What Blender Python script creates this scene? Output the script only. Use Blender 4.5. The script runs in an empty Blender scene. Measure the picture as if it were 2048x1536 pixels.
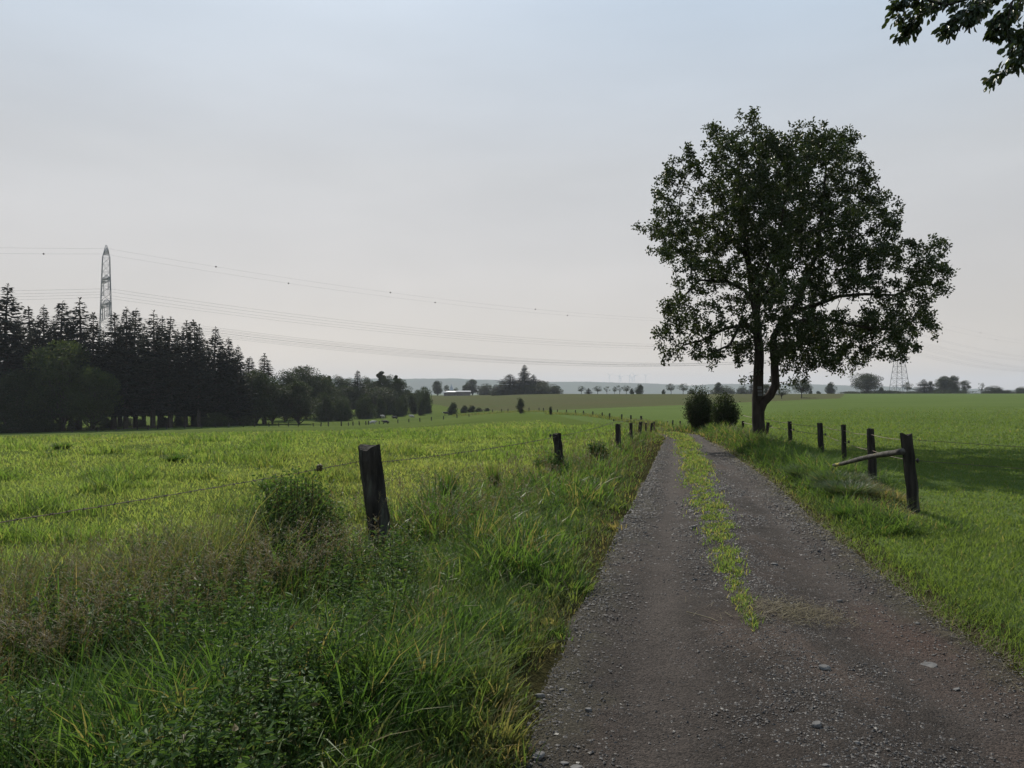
import bpy, math, random
import numpy as np
from mathutils import Vector, Matrix

rng = np.random.default_rng(11)
random.seed(11)
SC = bpy.context.scene
COL = SC.collection
# camera model used only to survey real positions: focal length in photo pixels, eye level row, centre column
FOC, EYE_ROW, MID_COL, EYE = 1500.0, 785.0, 1024.0, 1.6

# ------------------------------------------------------------------ helpers
def mesh_np(name, V, polys, tint=None, smooth=False, midx=None):
    me = bpy.data.meshes.new(name)
    V = np.asarray(V, np.float32).reshape(-1, 3)
    polys = [np.asarray(p, np.int32) for p in polys if len(p)]
    loops = np.concatenate([p.reshape(-1) for p in polys]).astype(np.int32)
    sizes = np.concatenate([np.full(len(p), p.shape[1], np.int32) for p in polys])
    starts = np.concatenate([[0], np.cumsum(sizes)[:-1]]).astype(np.int32)
    me.vertices.add(len(V)); me.vertices.foreach_set('co', V.ravel())
    me.loops.add(len(loops)); me.loops.foreach_set('vertex_index', loops)
    me.polygons.add(len(sizes)); me.polygons.foreach_set('loop_start', starts)
    if midx is not None:
        me.polygons.foreach_set('material_index', np.asarray(midx, np.int32))
    me.polygons.foreach_set('use_smooth', np.full(len(sizes), bool(smooth)))
    me.update(calc_edges=True)
    if tint is not None:
        at = me.attributes.new('tint', 'FLOAT_COLOR', 'POINT')
        t = np.ones((len(V), 4), np.float32); tint = np.asarray(tint, np.float32)
        t[:, :tint.shape[1]] = tint
        at.data.foreach_set('color', t.ravel())
    return me

def put(name, me, mats, parent=None, loc=(0, 0, 0), label=None, cat=None, group=None, kind=None):
    o = bpy.data.objects.new(name, me); COL.objects.link(o)
    if mats is not None and len(me.materials) == 0:
        for m in (mats if isinstance(mats, (list, tuple)) else [mats]): me.materials.append(m)
    o.location = loc
    if parent is not None: o.parent = parent
    tag(o, label, cat, group, kind)
    return o

def tag(o, label=None, cat=None, group=None, kind=None):
    if label: o['label'] = label
    if cat: o['category'] = cat
    if group: o['group'] = group
    if kind: o['kind'] = kind

def thing(name, label, cat, loc=(0, 0, 0), group=None, rotz=0):
    o = bpy.data.objects.new(name, None); COL.objects.link(o)
    o.location = loc; o.rotation_euler = (0, 0, rotz); o.empty_display_size = .2
    tag(o, label, cat, group)
    return o

def copy_tree(root, loc, rotz=0., scale=(1, 1, 1), label=None, group=None):
    c = root.copy(); COL.objects.link(c)
    c.location = loc; c.rotation_euler = (0, 0, rotz); c.scale = scale
    if label: c['label'] = label
    if group: c['group'] = group
    for ch in root.children:
        d = ch.copy(); COL.objects.link(d); d.parent = c
        for g in ch.children:
            e = g.copy(); COL.objects.link(e); e.parent = d
    return c

def hash2(ix, iy, s):
    h = (ix.astype(np.int64) * 374761393 + iy.astype(np.int64) * 668265263 + s * 974634541) & 0xFFFFFFFF
    h = ((h ^ (h >> 13)) * 1274126177) & 0xFFFFFFFF
    return ((h ^ (h >> 16)) & 0xFFFFFF) / float(0xFFFFFF)

def noise2(x, y, sc=1., seed=0, octs=1):
    x = np.asarray(x, float); y = np.asarray(y, float); out = 0; amp = 1.; tot = 0
    for o in range(octs):
        X = x * (2 ** o) / sc; Y = y * (2 ** o) / sc
        ix = np.floor(X); iy = np.floor(Y); fx = X - ix; fy = Y - iy
        fx = fx * fx * (3 - 2 * fx); fy = fy * fy * (3 - 2 * fy)
        s = seed + o * 17
        a = hash2(ix, iy, s); b = hash2(ix + 1, iy, s); c = hash2(ix, iy + 1, s); d = hash2(ix + 1, iy + 1, s)
        out = out + amp * ((a * (1 - fx) + b * fx) * (1 - fy) + (c * (1 - fx) + d * fx) * fy)
        tot += amp; amp *= .5
    return out / tot

# ------------------------------------------------------------------ terrain heights
PROF = {
 -300: [(22,894),(30,882),(45,878),(80,874),(140,868),(160,863),(200,852),(300,838),(420,822),(1000,797)],
    0: [(22,894),(30,882),(45,878),(80,874),(140,868),(160,863),(200,852),(300,838),(420,822),(1000,797)],
  300: [(22,894),(30,880),(45,874),(80,868),(140,861),(160,855),(200,847),(300,836),(420,820),(1000,797)],
  500: [(22,894),(30,878),(45,870),(80,864),(140,857),(165,851),(200,843),(260,833),(420,812),(1000,796)],
  680: [(22,894),(30,876),(45,868),(80,862),(140,857),(170,853),(220,840),(300,822),(420,808),(1000,796)],
  850: [(22,894),(30,875),(45,864),(80,856),(140,849),(190,843),(250,828),(330,811),(430,799),(560,790),(1000,792)],
 1050: [(22,894),(30,872),(45,860),(80,846),(120,834),(160,828),(200,823),(260,812),(340,797),(420,786.5),(560,790),(1000,792)],
 1200: [(22,894),(30,869),(45,858),(60,850),(80,844),(100,838),(160,822),(220,814),(300,800),(420,787),(560,790),(1000,792)],
 1350: [(22,894),(30,866),(36,865),(45,859),(60,855),(75,850),(100,840),(160,820),(220,811),(300,800),(420,787),(560,790),(1000,792)],
 1520: [(22,894),(30,865),(45,847),(60,838),(75,831),(100,823),(160,811),(250,799),(350,792),(450,787),(560,790),(1000,792)],
 1700: [(22,894),(30,864),(45,841),(60,829),(100,814),(160,804),(250,796),(350,791),(450,786.5),(560,789),(1000,792)],
 2048: [(22,894),(30,862),(45,838),(60,826),(100,811),(160,801),(250,793),(350,789),(450,786.5),(560,789),(1000,792)],
 2500: [(22,894),(30,862),(45,838),(60,826),(100,811),(160,801),(250,793),(350,789),(450,786.5),(560,789),(1000,792)],
}
NLR, NAN = 320, 241
LR = np.linspace(math.log(.5), math.log(9600), NLR)
ANG = np.linspace(-60, 60, NAN)
cols = sorted(PROF)
tab = np.zeros((len(cols), NLR))
colang = np.array([math.degrees(math.atan((c - MID_COL) / FOC)) for c in cols])
for k, c in enumerate(cols):
    ca = math.cos(math.radians(colang[k]))
    d = np.array([p[0] for p in PROF[c]], float); yy = np.array([p[1] for p in PROF[c]], float)
    z = EYE - (yy - EYE_ROW) * d / FOC
    z[0] = 0.
    rr = np.concatenate([[.5, 8, 15], d / ca, [2500, 9600]])
    zz = np.concatenate([[0, 0, 0], z, [z[-1] - 3, z[-1] - 6]])
    tab[k] = np.interp(LR, np.log(rr), zz)
ZT = np.zeros((NAN, NLR))
for j in range(NLR): ZT[:, j] = np.interp(ANG, colang, tab[:, j])
def gsm(a, sig, ax):
    n = int(3 * sig); k = np.exp(-.5 * (np.arange(-n, n + 1) / sig) ** 2); k /= k.sum()
    p = [(0, 0), (0, 0)]; p[ax] = (n, n); b = np.pad(a, p, mode='edge')
    return np.apply_along_axis(lambda v: np.convolve(v, k, 'valid'), ax, b)
ZT = gsm(gsm(ZT, 2.2, 1), 3.0, 0)

def base_z(x, y):
    x = np.asarray(x, float); y = np.asarray(y, float)
    r = np.maximum(np.hypot(x, y), .5); a = np.degrees(np.arctan2(x, y))
    fa = np.clip((a + 60) / 120 * (NAN - 1), 0, NAN - 1.001)
    fr = np.clip((np.log(r) - LR[0]) / (LR[-1] - LR[0]) * (NLR - 1), 0, NLR - 1.001)
    ia = fa.astype(int); ir = fr.astype(int); ta = fa - ia; tr = fr - ir
    return ((ZT[ia, ir] * (1 - tr) + ZT[ia, ir + 1] * tr) * (1 - ta)
            + (ZT[ia + 1, ir] * (1 - tr) + ZT[ia + 1, ir + 1] * tr) * ta)

# track, strip, fence lines as functions of y
def tbl(*p):
    a = np.array(p, float)
    return lambda y: np.interp(y, a[:, 0], a[:, 1])
xl = tbl((-10,-3.1),(0,-.8),(3.2,-.02),(4.3,.2),(5.3,.44),(9.1,1.3),(13.7,2.43),(20,3.9),(25.3,5.16),(29,5.9),(32,6.0),(35,5.2),(39,2.),(44,-4))
xr = tbl((-10,2.0),(0,2.6),(3,2.85),(4.36,2.98),(5.16,3.05),(6.96,3.34),(9.06,3.74),(13.7,4.72),(20.9,5.95),(27.6,7.0),(30,7.35),(33,7.5),(37,7.0),(41,4.5),(46,-2))
sl = tbl((5.0,1.60),(5.3,1.6),(6.57,1.81),(9.4,2.33),(15.5,3.52),(25.3,5.55),(30,6.3),(33,6.4),(36,5.6))
sr = tbl((5.0,1.62),(5.3,1.74),(6.57,2.02),(9.4,2.74),(15.5,4.05),(25.3,6.1),(30,6.9),(33,7.0),(36,6.2))
lx = tbl((-8,-9.2),(1.7,-4.2),(4.3,-2.92),(7.5,-1.35),(14.2,.9),(20,2.8),(24,3.8),(27,4.6),(29.5,5.25),(32,5.9),(34,6.3),(40,6.6))
fx = tbl((8,4.9),(9.8,5.25),(12.3,5.9),(14.5,6.4),(17,7.02),(20,7.42),(22.6,7.7),(27,8.35),(31,9.0),(36,9.4),(46,9.5),(60,9.0),(85,8.3),(140,7.6),(190,3.3))

def in_track(x, y): return (x > xl(y)) & (x < xr(y)) & (y < 40)
def gz(x, y):
    x = np.asarray(x, float); y = np.asarray(y, float)
    z = base_z(x, y)
    near = np.clip((70 - np.hypot(x, y)) / 40, 0, 1)
    tr = np.minimum(x - xl(y), xr(y) - x)
    t = np.clip((tr + .25) / .3, 0, 1) * (y < 41)
    past = np.clip((lx(y) - x) / 1.0, 0, 1)
    z = z + near * (noise2(x, y, 2.2, 3, 2) - .5) * (.05 + .16 * past) * (1 - t)
    lush = np.clip((xl(y) - x - .1) / .8, 0, 1) * (1 - past) * np.clip((y - .5) / 2, 0, 1) * (y < 33)
    rv = np.clip((x - xr(y) - .2) / .5, 0, 1) * np.clip((fx(y) + .2 - x) / .5, 0, 1) * np.clip((y - 8.5) / 2, 0, 1) * (y < 36)
    z = z + .08 * lush + .16 * rv
    return z - .06 * t
def G(x, y): return float(gz(np.array([x]), np.array([y]))[0])
def at(X, d):
    """ground point seen in photo column X at depth d"""
    x = (X - MID_COL) / FOC * d
    return x, d, G(x, d)
def ztop(row, d): return EYE + (EYE_ROW - row) * d / FOC

# ------------------------------------------------------------------ materials
def new_mat(name):
    m = bpy.data.materials.new(name); m.use_nodes = True
    nt = m.node_tree; nt.nodes.clear()
    out = nt.nodes.new('ShaderNodeOutputMaterial')
    return m, nt, out
def nd(nt, t, **kw):
    n = nt.nodes.new(t)
    for k, v in kw.items():
        if k.startswith('i_'):
            key = k[2:].replace('_', ' ')
            n.inputs[key].default_value = v
        else: setattr(n, k, v)
    return n
def mixc(nt, f, a, b):
    n = nt.nodes.new('ShaderNodeMix'); n.data_type = 'RGBA'
    for s, v in ((0, f), (6, a), (7, b)):
        if hasattr(v, 'links') or isinstance(v, bpy.types.NodeSocket): nt.links.new(v, n.inputs[s])
        elif s == 0: n.inputs[s].default_value = v
        else: n.inputs[s].default_value = (*v, 1)
    return n.outputs[2]
def coords(nt, space='Object'):
    return nt.nodes.new('ShaderNodeTexCoord').outputs[space]
def noise(nt, co, scale, detail=3., rough=.55, lo=.35, hi=.65, out='fac'):
    n = nt.nodes.new('ShaderNodeTexNoise'); n.inputs['Scale'].default_value = scale
    n.inputs['Detail'].default_value = detail; n.inputs['Roughness'].default_value = rough
    nt.links.new(co, n.inputs['Vector'])
    r = nt.nodes.new('ShaderNodeMapRange'); r.inputs[1].default_value = lo; r.inputs[2].default_value = hi
    nt.links.new(n.outputs[0], r.inputs[0])
    return r.outputs[0]
def scaled(nt, co, v):
    n = nt.nodes.new('ShaderNodeMapping'); n.inputs['Scale'].default_value = v
    nt.links.new(co, n.inputs[0]); return n.outputs[0]

def leaf_mat(name, c1, c2, dry, trans=.4, rough=.45, spec=.4, tcol=1.6):
    m, nt, out = new_mat(name)
    a = nd(nt, 'ShaderNodeAttribute', attribute_name='tint')
    sep = nd(nt, 'ShaderNodeSeparateColor'); nt.links.new(a.outputs['Color'], sep.inputs[0])
    c = mixc(nt, sep.outputs[0], c1, c2)
    c = mixc(nt, sep.outputs[1], c, dry)
    p = nd(nt, 'ShaderNodeBsdfPrincipled', i_Roughness=rough)
    p.inputs['Specular IOR Level'].default_value = spec
    nt.links.new(c, p.inputs['Base Color'])
    t = nd(nt, 'ShaderNodeBsdfTranslucent')
    tc = nd(nt, 'ShaderNodeMix', data_type='RGBA', blend_type='MULTIPLY')
    tc.inputs[0].default_value = 1.; tc.inputs[7].default_value = (tcol * 1.02, tcol, tcol * .55, 1)
    nt.links.new(c, tc.inputs[6]); nt.links.new(tc.outputs[2], t.inputs[0])
    mx = nd(nt, 'ShaderNodeMixShader'); mx.inputs[0].default_value = trans
    nt.links.new(p.outputs[0], mx.inputs[1]); nt.links.new(t.outputs[0], mx.inputs[2])
    nt.links.new(mx.outputs[0], out.inputs[0])
    return m

def solid_mat(name, c1, c2, scale=6., rough=.85, spec=.3, stretch=(1, 1, 1), bump=0., bscale=20., metal=0., c3=None, s3=2., co='Object'):
    m, nt, out = new_mat(name)
    v = scaled(nt, coords(nt, co), stretch)
    c = mixc(nt, noise(nt, v, scale, 5), c1, c2)
    if c3: c = mixc(nt, noise(nt, v, s3, 4, .6, .56, .66), c, c3)
    p = nd(nt, 'ShaderNodeBsdfPrincipled', i_Roughness=rough, i_Metallic=metal)
    p.inputs['Specular IOR Level'].default_value = spec
    nt.links.new(c, p.inputs['Base Color'])
    if bump:
        b = nd(nt, 'ShaderNodeBump', i_Strength=bump, i_Distance=.02)
        nt.links.new(noise(nt, v, bscale, 5, .6, 0, 1), b.inputs['Height']); nt.links.new(b.outputs[0], p.inputs['Normal'])
    nt.links.new(p.outputs[0], out.inputs[0])
    return m

def field_mat(name, c1, c2, c3, s1=.5, s2=.06, s3=.012, bump=.6, stretch=(1, 1, 1), rough=.95, fine=7.):
    """ground cover seen from afar: two patch scales, fine grain, bumpy"""
    m, nt, out = new_mat(name)
    v = scaled(nt, coords(nt), stretch)
    c = mixc(nt, noise(nt, v, s1, 6, .65, .3, .7), c1, c2)
    c = mixc(nt, noise(nt, v, s2, 4, .6, .42, .68), c, c3)
    c = mixc(nt, noise(nt, v, s3, 3, .5, .35, .65), c, c1)
    fn = noise(nt, v, fine, 4, .7, .25, .75)
    g = nd(nt, 'ShaderNodeMix', data_type='RGBA', blend_type='MULTIPLY'); g.inputs[0].default_value = .6
    rg = nd(nt, 'ShaderNodeMapRange'); rg.inputs[3].default_value = .55; rg.inputs[4].default_value = 1.35
    nt.links.new(fn, rg.inputs[0]); nt.links.new(c, g.inputs[6]); nt.links.new(rg.outputs[0], g.inputs[7])
    p = nd(nt, 'ShaderNodeBsdfPrincipled', i_Roughness=rough); p.inputs['Specular IOR Level'].default_value = 0.
    nt.links.new(g.outputs[2], p.inputs['Base Color'])
    p.inputs['Sheen Weight'].default_value = .0
    b = nd(nt, 'ShaderNodeBump', i_Strength=bump, i_Distance=.15)
    nt.links.new(fn, b.inputs['Height']); nt.links.new(b.outputs[0], p.inputs['Normal'])
    nt.links.new(p.outputs[0], out.inputs[0])
    return m

M = {}
M['pasture'] = field_mat('pasture_turf', (.075, .102, .026), (.105, .125, .034), (.055, .078, .021))
M['meadow'] = field_mat('meadow_turf', (.078, .108, .033), (.092, .122, .040), (.066, .096, .029), s1=.3, s2=.05, bump=.25)
M['stubble'] = field_mat('stubble', (.068, .070, .032), (.060, .078, .029), (.080, .070, .038), s1=.05, s2=.02, s3=.006, bump=.3, stretch=(1, 2.6, 1), fine=1.5)
M['soil'] = field_mat('verge_soil', (.05, .05, .02), (.075, .065, .03), (.035, .03, .018), s1=3., s2=.6, bump=.8, fine=30.)
M['far'] = field_mat('far_fields', (.07, .095, .03), (.10, .11, .04), (.05, .07, .03), s1=.01, s2=.004, s3=.001, fine=.2)
M['hill'] = field_mat('wooded_hill', (.035, .055, .03), (.06, .08, .035), (.045, .05, .03), s1=.008, s2=.003, s3=.001, fine=.05)
M['grass'] = leaf_mat('grass_blade', (.030, .070, .015), (.074, .124, .032), (.17, .135, .07), .46, .6, .08, 1.9)
M['pgrass'] = leaf_mat('pasture_blade', (.066, .115, .027), (.135, .178, .055), (.20, .16, .075), .52, .6, .10, 2.15)
M['lawn'] = leaf_mat('meadow_blade', (.060, .094, .024), (.095, .134, .036), (.18, .15, .08), .47, .6, .10, 2.0)
M['gloss'] = leaf_mat('broad_blade', (.045, .09, .016), (.10, .15, .035), (.20, .16, .09), .45, .5, .18, 1.8)
M['pale'] = leaf_mat('pale_blade', (.045, .078, .032), (.085, .122, .055), (.15, .13, .08), .42, .5, .2, 1.3)
M['straw'] = leaf_mat('dry_stem', (.12, .100, .048), (.19, .16, .080), (.085, .062, .034), .35, .6, .3, 1.2)
M['herb'] = leaf_mat('herb_leaf', (.030, .068, .016), (.085, .135, .040), (.12, .09, .045), .4, .6, .22, 1.5)
M['oakleaf'] = leaf_mat('oak_leaf', (.017, .028, .008), (.036, .052, .013), (.07, .058, .024), .26, .45, .3, 1.5)
M['spruceleaf'] = leaf_mat('spruce_needles', (.008, .014, .008), (.016, .025, .012), (.03, .027, .018), .12, .7, .08, 1.2)
M['treeleaf'] = leaf_mat('tree_leaves', (.017, .028, .010), (.034, .048, .016), (.055, .048, .022), .25, .6, .15, 1.5)
M['ashleaf'] = leaf_mat('ash_leaves', (.024, .038, .013), (.050, .068, .022), (.09, .08, .035), .35, .6, .15, 1.6)
M['bark'] = solid_mat('bark', (.020, .016, .013), (.045, .037, .030), 9, .95, .15, (1, 1, .25), .8, 26, c3=(.036, .042, .024), s3=3)
M['fbark'] = solid_mat('far_bark', (.04, .034, .028), (.07, .06, .05), 3, .95, .1)
M['wood'] = solid_mat('weathered_post', (.016, .0145, .013), (.050, .045, .038), 14, .95, .08, (1, 1, .13), 1.6, 45, c3=(.085, .09, .07), s3=9)
M['rail'] = solid_mat('lichen_log', (.035, .032, .028), (.105, .098, .085), 16, .9, .15, (1, .5, 1), .8, 30, c3=(.34, .29, .06), s3=3.2)
M['steel'] = solid_mat('galvanised_steel', (.22, .22, .23), (.30, .30, .31), 3, .6, .4, metal=.3)
M['wire'] = solid_mat('rusty_wire', (.05, .045, .04), (.12, .08, .055), 30, .6, .4, metal=.5)
M['cable'] = solid_mat('aluminium_cable', (.10, .10, .105), (.13, .13, .135), 1, .6, .3)
M['ball'] = solid_mat('marker_ball', (.03, .025, .025), (.05, .03, .03), 2, .6, .3)
M['black'] = solid_mat('black_plastic', (.012, .012, .013), (.02, .02, .02), 9, .5, .4)
M['plate'] = solid_mat('trail_plate', (.07, .07, .07), (.095, .095, .095), 30, .5, .4)
M['platemark'] = solid_mat('plate_mark', (.05, .055, .07), (.07, .075, .09), 30, .6, .3)
M['stone'] = solid_mat('slate_stone', (.055, .053, .05), (.12, .115, .11), 8, .8, .35, bump=.4, bscale=25, c3=(.15, .13, .105), s3=5)
M['white'] = solid_mat('white_paint', (.75, .75, .74), (.8, .8, .8), 1, .5, .4)
M['roofpale'] = solid_mat('pale_roof', (.22, .23, .24), (.28, .28, .28), .6, .8, .1)
M['roofgrey'] = solid_mat('grey_roof', (.28, .31, .34), (.36, .39, .42), .6, .55, .4)
M['barnwall'] = solid_mat('barn_wall', (.10, .09, .085), (.16, .14, .12), .6, .9, .2)
M['cowwhite'] = solid_mat('white_hide', (.30, .28, .25), (.38, .36, .33), 2, .8, .2)
M['cowblack'] = solid_mat('dark_hide', (.02, .018, .017), (.035, .03, .028), 2, .75, .2)
M['cowpied'] = solid_mat('pied_hide', (.02, .018, .017), (.03, .028, .025), 2, .75, .2, c3=(.55, .53, .5), s3=1.1)

def gravel_mat():
    m, nt, out = new_mat('gravel_surface')
    co = coords(nt)
    c = mixc(nt, noise(nt, co, 1.1, 5, .6, .35, .65), (.0175, .0142, .0118), (.030, .0245, .0205))
    c = mixc(nt, noise(nt, scaled(nt, co, (1.4, .35, 1)), .9, 4, .6, .5, .72), c, (.052, .038, .030))
    at_ = nd(nt, 'ShaderNodeAttribute', attribute_name='tint'); sa = nd(nt, 'ShaderNodeSeparateColor'); nt.links.new(at_.outputs['Color'], sa.inputs[0])
    c = mixc(nt, sa.outputs[0], c, (.046, .0375, .032))
    c = mixc(nt, sa.outputs[1], c, (.046, .029, .022))
    c = mixc(nt, sa.outputs[2], c, (.034, .030, .020))
    vo = nd(nt, 'ShaderNodeTexVoronoi', i_Scale=110.); vo.inputs['Randomness'].default_value = 1
    nt.links.new(co, vo.inputs['Vector'])
    sp = nd(nt, 'ShaderNodeSeparateColor'); nt.links.new(vo.outputs['Color'], sp.inputs[0])
    mr = nd(nt, 'ShaderNodeMapRange'); mr.inputs[1].default_value = 0; mr.inputs[2].default_value = 1
    mr.inputs[3].default_value = .4; mr.inputs[4].default_value = 1.8
    nt.links.new(sp.outputs[0], mr.inputs[0])
    g = nd(nt, 'ShaderNodeMix', data_type='RGBA', blend_type='MULTIPLY'); g.inputs[0].default_value = .8
    nt.links.new(c, g.inputs[6]); nt.links.new(mr.outputs[0], g.inputs[7])
    p = nd(nt, 'ShaderNodeBsdfPrincipled', i_Roughness=.9); p.inputs['Specular IOR Level'].default_value = .12
    nt.links.new(g.outputs[2], p.inputs['Base Color'])
    b1 = nd(nt, 'ShaderNodeBump', i_Strength=.7, i_Distance=.008)
    nt.links.new(vo.outputs['Distance'], b1.inputs['Height'])
    b1.invert = True
    b2 = nd(nt, 'ShaderNodeBump', i_Strength=.8, i_Distance=.02)
    nt.links.new(noise(nt, co, 22., 6, .7, 0, 1), b2.inputs['Height']); nt.links.new(b1.outputs[0], b2.inputs['Normal'])
    nt.links.new(b2.outputs[0], p.inputs['Normal'])
    nt.links.new(p.outputs[0], out.inputs[0])
    return m
M['gravel'] = gravel_mat()
# ------------------------------------------------------------------ ground sheet
def build_ground():
    a = np.radians(np.concatenate([np.arange(-180, -42, 3.), np.arange(-42, 42.01, .11), np.arange(45, 180, 3.)]))
    r = np.exp(np.concatenate([[math.log(.3)], np.linspace(math.log(.8), math.log(9500), 430)]))
    A, Rr = np.meshgrid(a, r, indexing='ij')
    X = Rr * np.sin(A); Y = Rr * np.cos(A); Z = gz(X.ravel(), Y.ravel()).reshape(X.shape)
    na, nr = X.shape
    V = np.stack([X, Y, Z], -1).reshape(-1, 3)
    V = np.concatenate([V, [[0, 0, G(0, 0)]]])
    ia = np.arange(na); ja = (ia + 1) % na
    i0 = (ia[:, None] * nr + np.arange(nr - 1)[None]); i1 = (ja[:, None] * nr + np.arange(nr - 1)[None])
    Q = np.stack([i0, i1, i1 + 1, i0 + 1], -1)
    Q = Q[..., ::-1].reshape(-1, 4)
    T = np.stack([ia * nr, np.full(na, na * nr), ja * nr], -1)[:, ::-1]
    # land use per face from the face centre
    C = V[Q].mean(1)
    x, y, z = C.T
    row = np.where(y > 1, EYE_ROW + FOC * (EYE - z) / np.maximum(y, 1), 2000)
    col = np.where(y > 1, MID_COL + FOC * x / np.maximum(y, 1), 0)
    mi = np.zeros(len(Q), int)                                     # 0 pasture
    rad = np.hypot(x, y)
    mi[(x > fx(y)) & (y < 560) & (y > -200)] = 1                    # 1 meadow
    edge_low = np.interp(col, [820, 870, 930, 1050, 1680, 1700], [790, 809, 820, 822.5, 797, 780])
    mi[(y > 110) & (col > 862) & (col < 1690) & (row < edge_low)] = 2   # 2 stubble
    mi[(y > 230) & (col > 1300) & (col < 1690) & (row < 791.5) & (row < edge_low - 2)] = 2
    verge = (x > lx(y) - .3) & (x < fx(y) + .1) & (y < 44) & (y > -12)
    mi[verge] = 3
    mi[(y < 9.5) & (x > xr(y) + .35) & (y > -12)] = 1
    mi[rad > 620] = 4
    mi = np.concatenate([mi, np.full(len(T), 3)])
    me = mesh_np('ground', V, [Q, T], smooth=True, midx=mi)
    put('ground', me, [M['pasture'], M['meadow'], M['stubble'], M['soil'], M['far']], kind='structure',
        label='rolling green farmland under the fields and the track', cat='ground')
build_ground()

def build_track():
    ys = np.concatenate([np.arange(-8, 2, .25), np.arange(2, 9, .035), np.arange(9, 18, .08), np.arange(18, 43, .2)])
    n = 90
    u = np.linspace(0, 1, n)
    V = []
    for y in ys:
        jl = (noise2(np.array([y]), np.array([0.]), .8, 5, 3)[0] - .5) * .3
        jr = (noise2(np.array([y]), np.array([9.]), .8, 6, 3)[0] - .5) * .3
        a, b = xl(y) - .05 + jl, xr(y) + .05 + jr
        V.append(np.stack([a + (b - a) * u, np.full(n, y), u * 0], 1))
    V = np.array(V); P = V.reshape(-1, 3)
    x, y = P[:, 0], P[:, 1]; uu = np.tile(u, len(ys))
    rut = -.034 * (np.exp(-((uu - .22) / .12) ** 2) + np.exp(-((uu - .80) / .12) ** 2)) + .02 * np.exp(-((uu - .52) / .10) ** 2)
    P[:, 2] = base_z(x, y) - .012 + rut + (noise2(x, y, .35, 21, 3) - .5) * .022 + (noise2(x, y, .06, 22, 2) - .5) * .012
    edge = np.minimum(uu, 1 - uu) * 2.4
    P[:, 2] -= .05 * np.clip(1 - edge / .12, 0, 1)
    m = len(ys)
    i = (np.arange(m - 1)[:, None] * n + np.arange(n - 1)[None]).reshape(-1)
    Q = np.stack([i, i + 1, i + n + 1, i + n], -1)
    # worn ruts, reddish dirt patches, soil toward the edges
    wob = (noise2(x * 0, y, 2.5, 23) - .5) * .06
    rutm = np.exp(-((uu - .24 + wob) / .085) ** 2) + np.exp(-((uu - .80 + wob) / .09) ** 2)
    rutm = np.clip(rutm * 1.1 * (.35 + noise2(x * 2.2, y * .5, .5, 24, 3)), 0, 1)
    red = np.clip((noise2(x, y * .55, .9, 25, 3) - .5) * 5, 0, 1) * np.clip((uu - .35) * 3, 0, 1) * np.clip((8.5 - y) / 3, 0, 1)
    soil = np.clip(1 - edge / .35 + (noise2(x, y, .25, 26, 2) - .5) * 1.6, 0, 1)
    me = mesh_np('farm_track', P, [Q], smooth=True, tint=np.stack([rutm * .8, red * .8, soil], 1))
    put('farm_track', me, M['gravel'], kind='structure', label='dark gravel farm track with two wheel ruts', cat='track')
build_track()

# pebbles: thousands of tiny low stones
def ico():
    t = (1 + 5 ** .5) / 2
    v = np.array([(-1,t,0),(1,t,0),(-1,-t,0),(1,-t,0),(0,-1,t),(0,1,t),(0,-1,-t),(0,1,-t),(t,0,-1),(t,0,1),(-t,0,-1),(-t,0,1)], float)
    f = np.array([(0,11,5),(0,5,1),(0,1,7),(0,7,10),(0,10,11),(1,5,9),(5,11,4),(11,10,2),(10,7,6),(7,1,8),(3,9,4),(3,4,2),(3,2,6),(3,6,8),(3,8,9),(4,9,5),(2,4,11),(6,2,10),(8,6,7),(9,8,1)])
    return v / np.linalg.norm(v[0]), f
IV, IF = ico()
def track_z(x, y):
    uu = (x - xl(y)) / (xr(y) - xl(y))
    return base_z(x, y) - .012 - .034 * (np.exp(-((uu - .22) / .12) ** 2) + np.exp(-((uu - .80) / .12) ** 2)) + .02 * np.exp(-((uu - .52) / .10) ** 2) \
        + (noise2(x, y, .35, 21, 3) - .5) * .022
OV = np.array([(1,0,0),(0,1,0),(-1,0,0),(0,-1,0),(0,0,1),(0,0,-1)], float)
OF = np.array([(0,1,4),(1,2,4),(2,3,4),(3,0,4),(1,0,5),(2,1,5),(3,2,5),(0,3,5)])
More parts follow.
